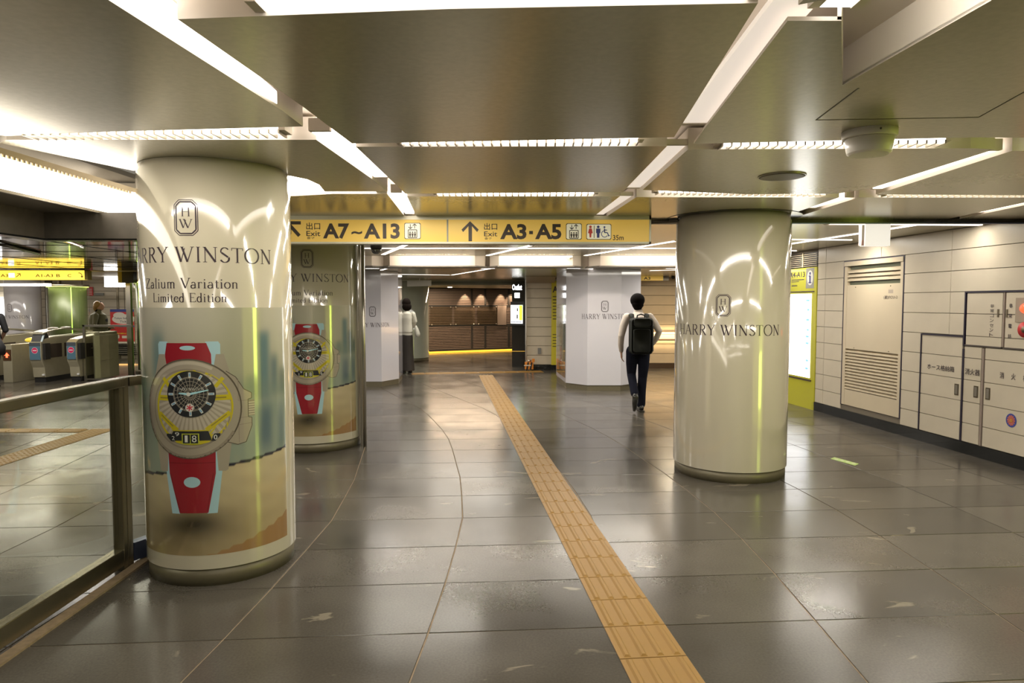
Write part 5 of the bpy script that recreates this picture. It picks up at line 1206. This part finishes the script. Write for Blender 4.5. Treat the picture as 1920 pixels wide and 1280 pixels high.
wrap('caption_line', sf_, [rect(.01 + .04 * i, 1.10, .04 + .04 * i, 1.13) for i in range(7)], mat('navy ink', (.05, .05, .2), .4), .004, t)
# warning weight on the floor
t = thing('barrier_weight', (.4, 15.95, 0), 'small orange and black striped barrier weight on the floor by the pier', 'barrier')
b = MB().m(mat('safety orange', (.75, .26, .03), .4)); b.box(.30, 15.88, .03, .50, 16.05, .20); b.build('body', t, .01)
for i in range(2):
    b = MB().m(blackp); x = .33 + .08 * i; b.add([(x, 15.876, .03), (x + .04, 15.876, .03), (x + .07, 15.876, .20), (x + .03, 15.876, .20)], [(0, 1, 2, 3)]); b.build('stripe', t)
b = MB().m(white_l); b.box(.28, 15.87, .115, .44, 15.876, .14); b.build('tape', t)
b = MB().m(steel_m); b.lathe(.41, 15.97, [(.06, 0), (.06, .03)], 16); b.lathe(.41, 15.97, [(.045, .20), (.05, .25)], 16); tag(b.build('foot', t), kind='stuff')
b = MB().m(mat('safety orange', (.75, .26, .03), .4)); b.box(.47, 15.9, .2, .53, 15.96, .28); b.build('lug', t)

# ================================================================== PEOPLE
import numpy as np
skin_m = mat('skin', (.42, .23, .15), .55); hair_m = mat('black hair', (.004, .003, .003), .9, spec=.08)
def caps(A, B, ra, rb, n=14):
    return ('c', Vector(A), Vector(B), ra, rb)
def hand(wr, d, side, k=1.0, curl=.35):
    "palm, four fingers and a thumb hanging along direction d; side = unit vector towards the thumb"
    wr = Vector(wr); d = Vector(d).normalized(); s_ = Vector(side); s_ = (s_ - d * s_.dot(d)).normalized(); n = d.cross(s_)
    out = []
    for q in (-.027, -.009, .009, .027):
        out.append((wr + s_ * q * .6 * k, wr + d * .085 * k + s_ * q * k, .016 * k, .013 * k))
    for q, ln in ((-.030, .058), (-.010, .07), (.010, .076), (.029, .068)):
        p0 = wr + d * .083 * k + s_ * q * k; p1 = p0 + (d + n * curl * .5).normalized() * ln * .5 * k; p2 = p1 + (d + n * curl * 1.4).normalized() * ln * .5 * k
        out += [(p0, p1, .0095 * k, .0085 * k), (p1, p2, .0085 * k, .0072 * k)]
    p0 = wr + d * .03 * k + s_ * .03 * k; p1 = p0 + (d * .8 + s_ * .7 + n * .2).normalized() * .035 * k; p2 = p1 + (d + s_ * .15 + n * .3).normalized() * .03 * k
    out += [(p0, p1, .012 * k, .010 * k), (p1, p2, .010 * k, .008 * k)]
    return out
def figure(name, loc, rz, label, prims, voxel=.008, mats=None):
    "prims: (material, kind, data): 'tube' pts+radii | 'ell' c,r | 'caps' list of (A,B,ra,rb)"
    root = thing(name, loc, label, 'person', local=True, rz=rz)
    b = MB().m(skin_m); seg = []; ml = []
    for m, kind, d in prims:
        if m not in ml: ml.append(m)
        k = ml.index(m)
        if kind == 'tube':
            pts, rad = d; b.tube(pts, rad, 20)
            for i in (0, -1):
                r = rad[i]; rr = max(r) if isinstance(r, tuple) else r; 
                if not isinstance(r, tuple): b.ell(pts[i], (rr * .99,) * 3, 14, 10)
            for i in range(len(pts) - 1):
                f_ = lambda r: (sum(r) / 2 if isinstance(r, tuple) else r)
                seg.append((pts[i], pts[i + 1], f_(rad[i]), f_(rad[i + 1]), k))
        elif kind == 'ell':
            c, r = d; b.ell(c, r, 24, 16); seg.append((c, c, sum(r) / 3, sum(r) / 3, k))
        else:
            for A, B, ra, rb in d:
                b.tube([A, B], [ra, rb], 10); b.ell(A, (ra,) * 3, 10, 8); b.ell(B, (rb,) * 3, 10, 8); seg.append((A, B, ra, rb, k))
    me = b.mesh('raw'); o = bpy.data.objects.new('raw', me); COL.objects.link(o)
    rm = o.modifiers.new('r', 'REMESH'); rm.mode = 'VOXEL'; rm.voxel_size = voxel; rm.adaptivity = 0
    sm = o.modifiers.new('s', 'SMOOTH'); sm.factor = .5; sm.iterations = 3
    bpy.context.view_layer.update(); dg = bpy.context.evaluated_depsgraph_get()
    me2 = bpy.data.meshes.new_from_object(o.evaluated_get(dg)); bpy.data.objects.remove(o)
    me2.materials.clear()
    for m in ml: me2.materials.append(m)
    n = len(me2.polygons); C = np.empty(n * 3); me2.polygons.foreach_get('center', C); C = C.reshape(-1, 3)
    best = np.full(n, 1e9); mi = np.zeros(n, int)
    for A, B, ra, rb, k in seg:
        A = np.array(A); B = np.array(B); ab = B - A; L = max(ab @ ab, 1e-9); tt = np.clip(((C - A) @ ab) / L, 0, 1)
        dist = np.linalg.norm(C - (A + tt[:, None] * ab), axis=1) / (ra + (rb - ra) * tt)
        s_ = dist < best; best[s_] = dist[s_]; mi[s_] = k
    me2.polygons.foreach_set('material_index', mi); me2.polygons.foreach_set('use_smooth', [True] * n)
    me2.name = 'body'; link('body', me2, root); return root
shirt = mat('pale beige shirt', (.56, .49, .43), .8, noise=.06, nscale=9, bump=.5); trou = mat('navy black trousers', (.009, .010, .019), .9, spec=.12, noise=.1, nscale=8, bump=.3)
man = figure('person', (1.842, 9.95, 0), 0, 'man with black backpack walking away, pale shirt and dark trousers', [
    (shirt, 'tube', ([(0, 0, .90), (0, 0, 1.0), (0, .01, 1.15), (0, .01, 1.28), (0, .01, 1.37), (0, .015, 1.42), (0, .02, 1.455)], [(.165, .115), (.158, .11), (.165, .115), (.185, .12), (.185, .105), (.12, .085), (.062, .062)])),
    (shirt, 'tube', ([(-.165, .01, 1.375), (-.215, .0, 1.25), (-.25, -.02, 1.10), (-.25, .02, .98), (-.237, .06, .885)], [.062, .056, .047, .042, .034])),
    (shirt, 'tube', ([(.165, .01, 1.375), (.235, -.02, 1.28), (.292, -.06, 1.17), (.262, -.01, 1.07), (.222, .03, .995)], [.062, .056, .048, .043, .036])),
    (skin_m, 'caps', [((-.237, .06, .89), (-.235, .066, .865), .026, .024)] + hand((-.235, .066, .865), (.05, .02, -1), (.1, 1, 0), 1.0, .6)),
    (skin_m, 'caps', [((.222, .03, .995), (.20, .05, .96), .028, .03), ((.20, .05, .96), (.175, .06, .90), .035, .03)]),
    (skin_m, 'tube', ([(0, .02, 1.43), (-.005, .035, 1.52)], [.055, .054])),
    (skin_m, 'ell', ((-.012, .05, 1.60), (.074, .093, .108))),
    (skin_m, 'ell', ((-.018, .085, 1.545), (.055, .065, .06))),
    (skin_m, 'ell', ((-.088, .05, 1.59), (.012, .02, .03))), (skin_m, 'ell', ((.064, .05, 1.59), (.012, .02, .03))),
    (skin_m, 'ell', ((-.02, .145, 1.585), (.012, .018, .02))),
    (trou, 'tube', ([(0, 0, .83), (0, 0, .93), (0, 0, .985)], [(.17, .118), (.162, .115), (.155, .11)])),
    (trou, 'tube', ([(.085, 0, .88), (.085, .015, .68), (.075, .03, .49), (.06, .01, .30), (.05, -.01, .10)], [.092, .082, .066, .062, .062])),
    (trou, 'tube', ([(-.085, 0, .88), (-.085, .05, .70), (-.08, .08, .53), (-.078, -.05, .40), (-.075, -.17, .28)], [.092, .082, .066, .060, .058])),
], .0065)
hb_ = MB().m(hair_m); hb_.ell((-.010, .035, 1.622), (.105, .112, .104), 28, 18); hb_.ell((-.012, .005, 1.565), (.086, .078, .075), 20, 12); hb_.ell((-.012, -.005, 1.525), (.068, .058, .055), 18, 10)
for i in range(9):
    a = R(200 + 17 * i); hb_.ell((-.01 + .068 * math.cos(a), .02 + .07 * math.sin(a), 1.55), (.02, .02, .03), 8, 6)
hb_.build('hair', man)
b = MB().m(shirt); b.tube([(-.0, .015, 1.435), (-.002, .022, 1.470)], [(.070, .068), (.062, .062)], 24); b.build('collar', man)
b = MB().m(mat('dark collar line', (.05, .04, .06), .6)); b.tube([(-.001, .021, 1.468), (-.002, .022, 1.474)], [(.0635, .0635), (.0625, .0625)], 24); b.build('collar_line', man)
shoe_m = mat('black leather shoe', (.012, .011, .010), .2, coat=.6)
b = MB().m(shoe_m); b.tube([(.05, -.075, .05), (.05, -.03, .055), (.05, .05, .05), (.052, .13, .04), (.054, .19, .03)], [(.030, .036), (.037, .05), (.038, .045), (.045, .034), (.025, .02)], 16); b.build('shoe', man)
b = MB().m(shoe_m); b.tube([(-.075, -.235, .285), (-.076, -.24, .24), (-.077, -.22, .16), (-.078, -.19, .09), (-.079, -.165, .03)], [(.030, .030), (.036, .045), (.038, .042), (.045, .034), (.028, .02)], 16); b.build('shoe', man)
b = MB().m(mat('shoe sole', (.03, .026, .022), .6)); b.box(.012, -.10, .002, .09, .20, .018); b.build('sole', man, .006)
# backpack (worn by the man: a thing of its own)
bp = thing('backpack', (1.842, 9.80, .9), 'black rectangular backpack on the back of the walking man', 'backpack', local=True)
pk = mat('black nylon', (.012, .014, .011), .7, spec=.3); pk2 = mat('grey-green nylon', (.09, .105, .11), .5)
def rr_(x0, x1, z0, z1, r=.04, n=5):
    P = []
    for cx, cz, a0 in ((x1 - r, z1 - r, 0), (x0 + r, z1 - r, 90), (x0 + r, z0 + r, 180), (x1 - r, z0 + r, 270)):
        for i in range(n + 1): a = R(a0 + 90 * i / n); P.append((cx + r * math.cos(a), cz + r * math.sin(a)))
    return P
def slab(m, P, y0, y1, sc_=.94):
    n = len(P); cx = sum(p[0] for p in P) / n; cz = sum(p[1] for p in P) / n
    v = [(x, y1, z) for x, z in P] + [(x, y0 + .015, z) for x, z in P] + [(cx + (x - cx) * sc_, y0, cz + (z - cz) * sc_) for x, z in P]
    m.add(v, [(n + i, n + (i + 1) % n, (i + 1) % n, i) for i in range(n)] + [(2 * n + i, 2 * n + (i + 1) % n, n + (i + 1) % n, n + i) for i in range(n)] + [tuple(range(2 * n, 3 * n)), tuple(range(n - 1, -1, -1))], True)
b = MB().m(pk); slab(b, rr_(-.16, .155, -.045, .47, .05), -.16, .03); b.build('main_body', bp)
b = MB().m(pk); slab(b, rr_(-.125, .12, .345, .465, .03), -.178, -.14); b.build('top_pocket', bp)
b = MB().m(pk); slab(b, rr_(-.13, .115, -.02, .32, .04), -.19, -.15); b.build('front_pocket', bp)
b = MB().m(pk2); b.prismx([(-.13, .0), (-.13, .36), (-.02, .40), (-.02, -.02)], .153, .168); b.build('side_panel', bp)
b = MB().m(mat('zip line', (.004, .004, .004), .4)); b.box(-.12, -.181, .338, .115, -.176, .343); b.build('zip', bp)
b = MB().m(pk); b.tube([(-.055, -.03, .465), (-.05, -.04, .505), (0, -.045, .52), (.05, -.04, .505), (.055, -.03, .465)], .010, 8); b.build('handle', bp)
for s_ in (-1, 1):
    b = MB().m(pk); b.tube([(s_ * .082, .03, .40), (s_ * .098, .055, .47), (s_ * .11, .095, .515), (s_ * .12, .15, .52), (s_ * .125, .21, .47)], [(.010, .034)] * 5, 10); b.build('shoulder_strap', bp)
b = MB().m(pk2); b.tube([(.155, -.05, .34), (.185, -.03, .22), (.17, -.03, .08)], .006, 6); b.build('side_strap', bp)
# standing woman
blouse = mat('off white blouse', (.58, .56, .48), .7, bump=.2, nscale=14); skirt = mat('dark brown skirt', (.028, .022, .018), .7, noise=.1)
wo = figure('person', (-2.36, 15.3, 0), R(25), 'standing woman in white blouse and long dark skirt, seen from behind', [
    (blouse, 'tube', ([(0, 0, .93), (0, 0, 1.1), (0, 0, 1.25), (0, 0, 1.34), (0, .01, 1.40)], [(.175, .13), (.16, .115), (.165, .11), (.155, .095), (.06, .06)])),
    (blouse, 'tube', ([(-.145, 0, 1.33), (-.185, .03, 1.17), (-.17, .12, 1.05)], [.06, .062, .055])), (blouse, 'tube', ([(.145, 0, 1.33), (.19, .03, 1.17), (.17, .12, 1.06)], [.06, .062, .055])),
    (skin_m, 'caps', [((-.17, .12, 1.06), (-.09, .25, 1.10), .035, .026), ((.17, .12, 1.06), (.07, .26, 1.12), .035, .026)] + hand((-.09, .25, 1.10), (.3, .6, .5), (.6, 0, .6), .95) + hand((.07, .26, 1.12), (-.3, .5, .5), (-.6, 0, .6), .95)),
    (skirt, 'tube', ([(0, 0, .95), (0, 0, .82), (0, 0, .5), (0, 0, .25), (0, 0, .07)], [(.15, .11), (.165, .13), (.165, .14), (.185, .155), (.205, .17)])),
    (skin_m, 'tube', ([(0, .01, 1.38), (0, .02, 1.47)], [.048, .048])), (skin_m, 'ell', ((0, .04, 1.56), (.07, .088, .105))), (skin_m, 'ell', ((0, .125, 1.545), (.011, .016, .018))),
    (skin_m, 'caps', [((-.07, 0, .12), (-.07, 0, .05), .035, .03), ((.07, 0, .12), (.07, 0, .05), .035, .03)]),
], .010)
b = MB().m(mat('dark brown hair', (.008, .005, .004), .9, spec=.08)); b.ell((0, .015, 1.585), (.095, .108, .108), 24, 16); b.ell((0, -.02, 1.50), (.105, .085, .10), 24, 14); b.build('hair', wo)
for s_ in (-1, 1):
    b = MB().m(shoe_m); b.tube([(s_ * .07, -.08, .04), (s_ * .07, 0, .045), (s_ * .07, .10, .03), (s_ * .07, .15, .022)], [(.028, .03), (.035, .04), (.04, .028), (.02, .018)], 12); b.build('shoe', wo)
t = thing('shoulder_bag', (-2.16, 15.24, .83), 'small pale grey cloth bag hanging at the standing woman side', 'bag')
b = MB().m(mat('pale cloth', (.45, .44, .38), .8, bump=.3)); b.tube([(-2.10, 15.24, .83), (-2.11, 15.24, .90), (-2.13, 15.24, 1.0), (-2.15, 15.24, 1.08)], [(.105, .05), (.09, .055), (.06, .04), (.02, .015)], 14); b.build('pouch', t)
b = MB().m(mat('pale cloth', (.45, .44, .38), .8)); b.tube([(-2.15, 15.24, 1.07), (-2.18, 15.26, 1.25), (-2.23, 15.30, 1.385)], .007, 6); b.build('strap', t)
# woman in olive behind the gates
oli = mat('olive jacket', (.09, .085, .045), .75, bump=.3); blk = mat('black cloth', (.012, .012, .014), .8)
w2 = figure('person', (-9.66, 15.95, 0), R(-75), 'woman with fair hair and olive jacket standing behind the ticket gates', [
    (oli, 'tube', ([(0, 0, .80), (0, 0, 1.0), (0, 0, 1.2), (0, 0, 1.31), (0, .0, 1.38)], [(.20, .14), (.19, .13), (.20, .125), (.17, .10), (.06, .06)])),
    (blk, 'ell', ((0, .085, 1.18), (.06, .07, .16))),
    (oli, 'tube', ([(-.165, 0, 1.29), (-.22, -.02, 1.05), (-.17, .16, .98)], [.065, .06, .045])), (oli, 'tube', ([(.165, 0, 1.29), (.22, -.02, 1.05), (.15, .20, 1.02)], [.065, .06, .045])),
    (skin_m, 'caps', hand((-.17, .17, .98), (.3, 1, .2), (.6, 0, .6), .95) + hand((.15, .21, 1.02), (-.3, 1, .2), (-.6, 0, .6), .95)),
    (skin_m, 'tube', ([(0, .01, 1.35), (0, .02, 1.44)], [.05, .048])), (skin_m, 'ell', ((0, .035, 1.51), (.07, .088, .105))), (skin_m, 'ell', ((0, .125, 1.50), (.012, .018, .018))), (skin_m, 'ell', ((0, .07, 1.455), (.045, .05, .045))),
    (blk, 'tube', ([(0, 0, .78), (0, 0, .9)], [(.16, .12), (.165, .125)])), (blk, 'tube', ([(-.09, 0, .82), (-.09, .02, .45), (-.09, 0, .08)], [.09, .065, .05])), (blk, 'tube', ([(.09, 0, .82), (.09, .02, .45), (.09, 0, .08)], [.09, .065, .05])),
], .010)
b = MB().m(mat('fair brown hair', (.26, .15, .04), .45)); b.ell((0, -.005, 1.54), (.088, .092, .092), 24, 16); b.ell((0, -.05, 1.49), (.082, .055, .10), 20, 12); b.build('hair', w2)
b = MB().m(mat('dark brown hair', (.008, .005, .004), .9, spec=.08)); b.ell((0, .0, 1.575), (.05, .09, .062), 16, 10); b.ell((0, -.03, 1.42), (.05, .045, .06), 14, 10); b.build('hair_dark', w2)  # darker brown hair at crown and nape
for s_ in (-1, 1):
    b = MB().m(blk); b.ell((s_ * .028, .118, 1.525), (.009, .007, .005), 10, 6); b.build('eye', w2)
    b = MB().m(shoe_m); b.tube([(s_ * .09, -.08, .04), (s_ * .09, 0, .045), (s_ * .09, .13, .03)], [(.03, .03), (.035, .04), (.03, .025)], 12); b.build('shoe', w2)
b = MB().m(mat('lip', (.35, .10, .08), .4)); b.ell((0, .118, 1.465), (.02, .007, .006), 10, 6); b.build('mouth', w2)
def plain_person(x, y, rz, label, top, low, h=1.7, arm=(-.0, .0)):
    k = h / 1.72
    V = lambda *p: tuple(c * k for c in p)
    r = figure('person', (x, y, 0), rz, label, [
        (top, 'tube', ([V(0, 0, .9), V(0, 0, 1.1), V(0, 0, 1.28), V(0, 0, 1.38), V(0, .01, 1.44)], [(.17, .12), (.165, .115), (.19, .12), (.17, .1), (.06, .06)])),
        (top, 'tube', ([V(-.165, 0, 1.36), V(-.23, -.02, 1.1)], [.062, .052])), (top, 'tube', ([V(.165, 0, 1.36), V(.23, -.02, 1.1)], [.062, .052])),
        (skin_m, 'caps', [(V(-.23, -.02, 1.1), V(-.21, .12, .92), .04, .028), (V(.23, -.02, 1.1), V(.21, .12, .92), .04, .028)] + hand(V(-.21, .12, .92), (0, .3, -1), (.2, 1, 0)) + hand(V(.21, .12, .92), (0, .3, -1), (-.2, 1, 0))),
        (skin_m, 'tube', ([V(0, .01, 1.42), V(0, .03, 1.52)], [.052, .05])), (skin_m, 'ell', (V(0, .04, 1.60), (.074, .09, .107))), (skin_m, 'ell', (V(0, .13, 1.585), (.012, .017, .018))),
        (low, 'tube', ([V(0, 0, .82), V(0, 0, .95)], [(.165, .12), (.16, .115)])),
        (low, 'tube', ([V(.09, 0, .86), V(.09, .1, .48), V(.08, .05, .09)], [.09, .066, .05])), (low, 'tube', ([V(-.09, 0, .86), V(-.09, .02, .48), V(-.08, -.16, .11)], [.09, .066, .05])),
    ], .010)
    q = MB().m(hair_m); q.ell(V(0, .02, 1.63), (.088, .100, .094), 24, 16); q.build('hair', r)
    for s_, yy in ((1, .05), (-1, -.16)):
        q = MB().m(shoe_m); q.tube([(s_ * .08, yy - .07, .04), (s_ * .08, yy, .045), (s_ * .08, yy + .15, .028)], [(.03, .03), (.036, .042), (.03, .022)], 12); q.build('shoe', r)
    return r
plain_person(-9.62, 12.6, R(60), 'person in black walking past the gates at the left edge of the picture', blk, blk, 1.68)
t = thing('shoulder_bag', (-9.35, 12.55, .7), 'black bag carried by the person at the left edge', 'bag')
b = MB().m(blk); b.tube([(-9.27, 12.34, .64), (-9.27, 12.34, .78), (-9.32, 12.34, .95)], [(.09, .06), (.105, .07), (.05, .04)], 16); b.build('pouch', t)
b = MB().m(blk); b.tube([(-9.36, 12.5, .93), (-9.45, 12.52, 1.2), (-9.55, 12.57, 1.40)], .012, 8); b.build('strap', t)
plain_person(-12.2, 18.6, R(80), 'distant person in dark shirt beside the glowing green column', blk, mat('beige trousers', (.4, .32, .22), .8), 1.65)
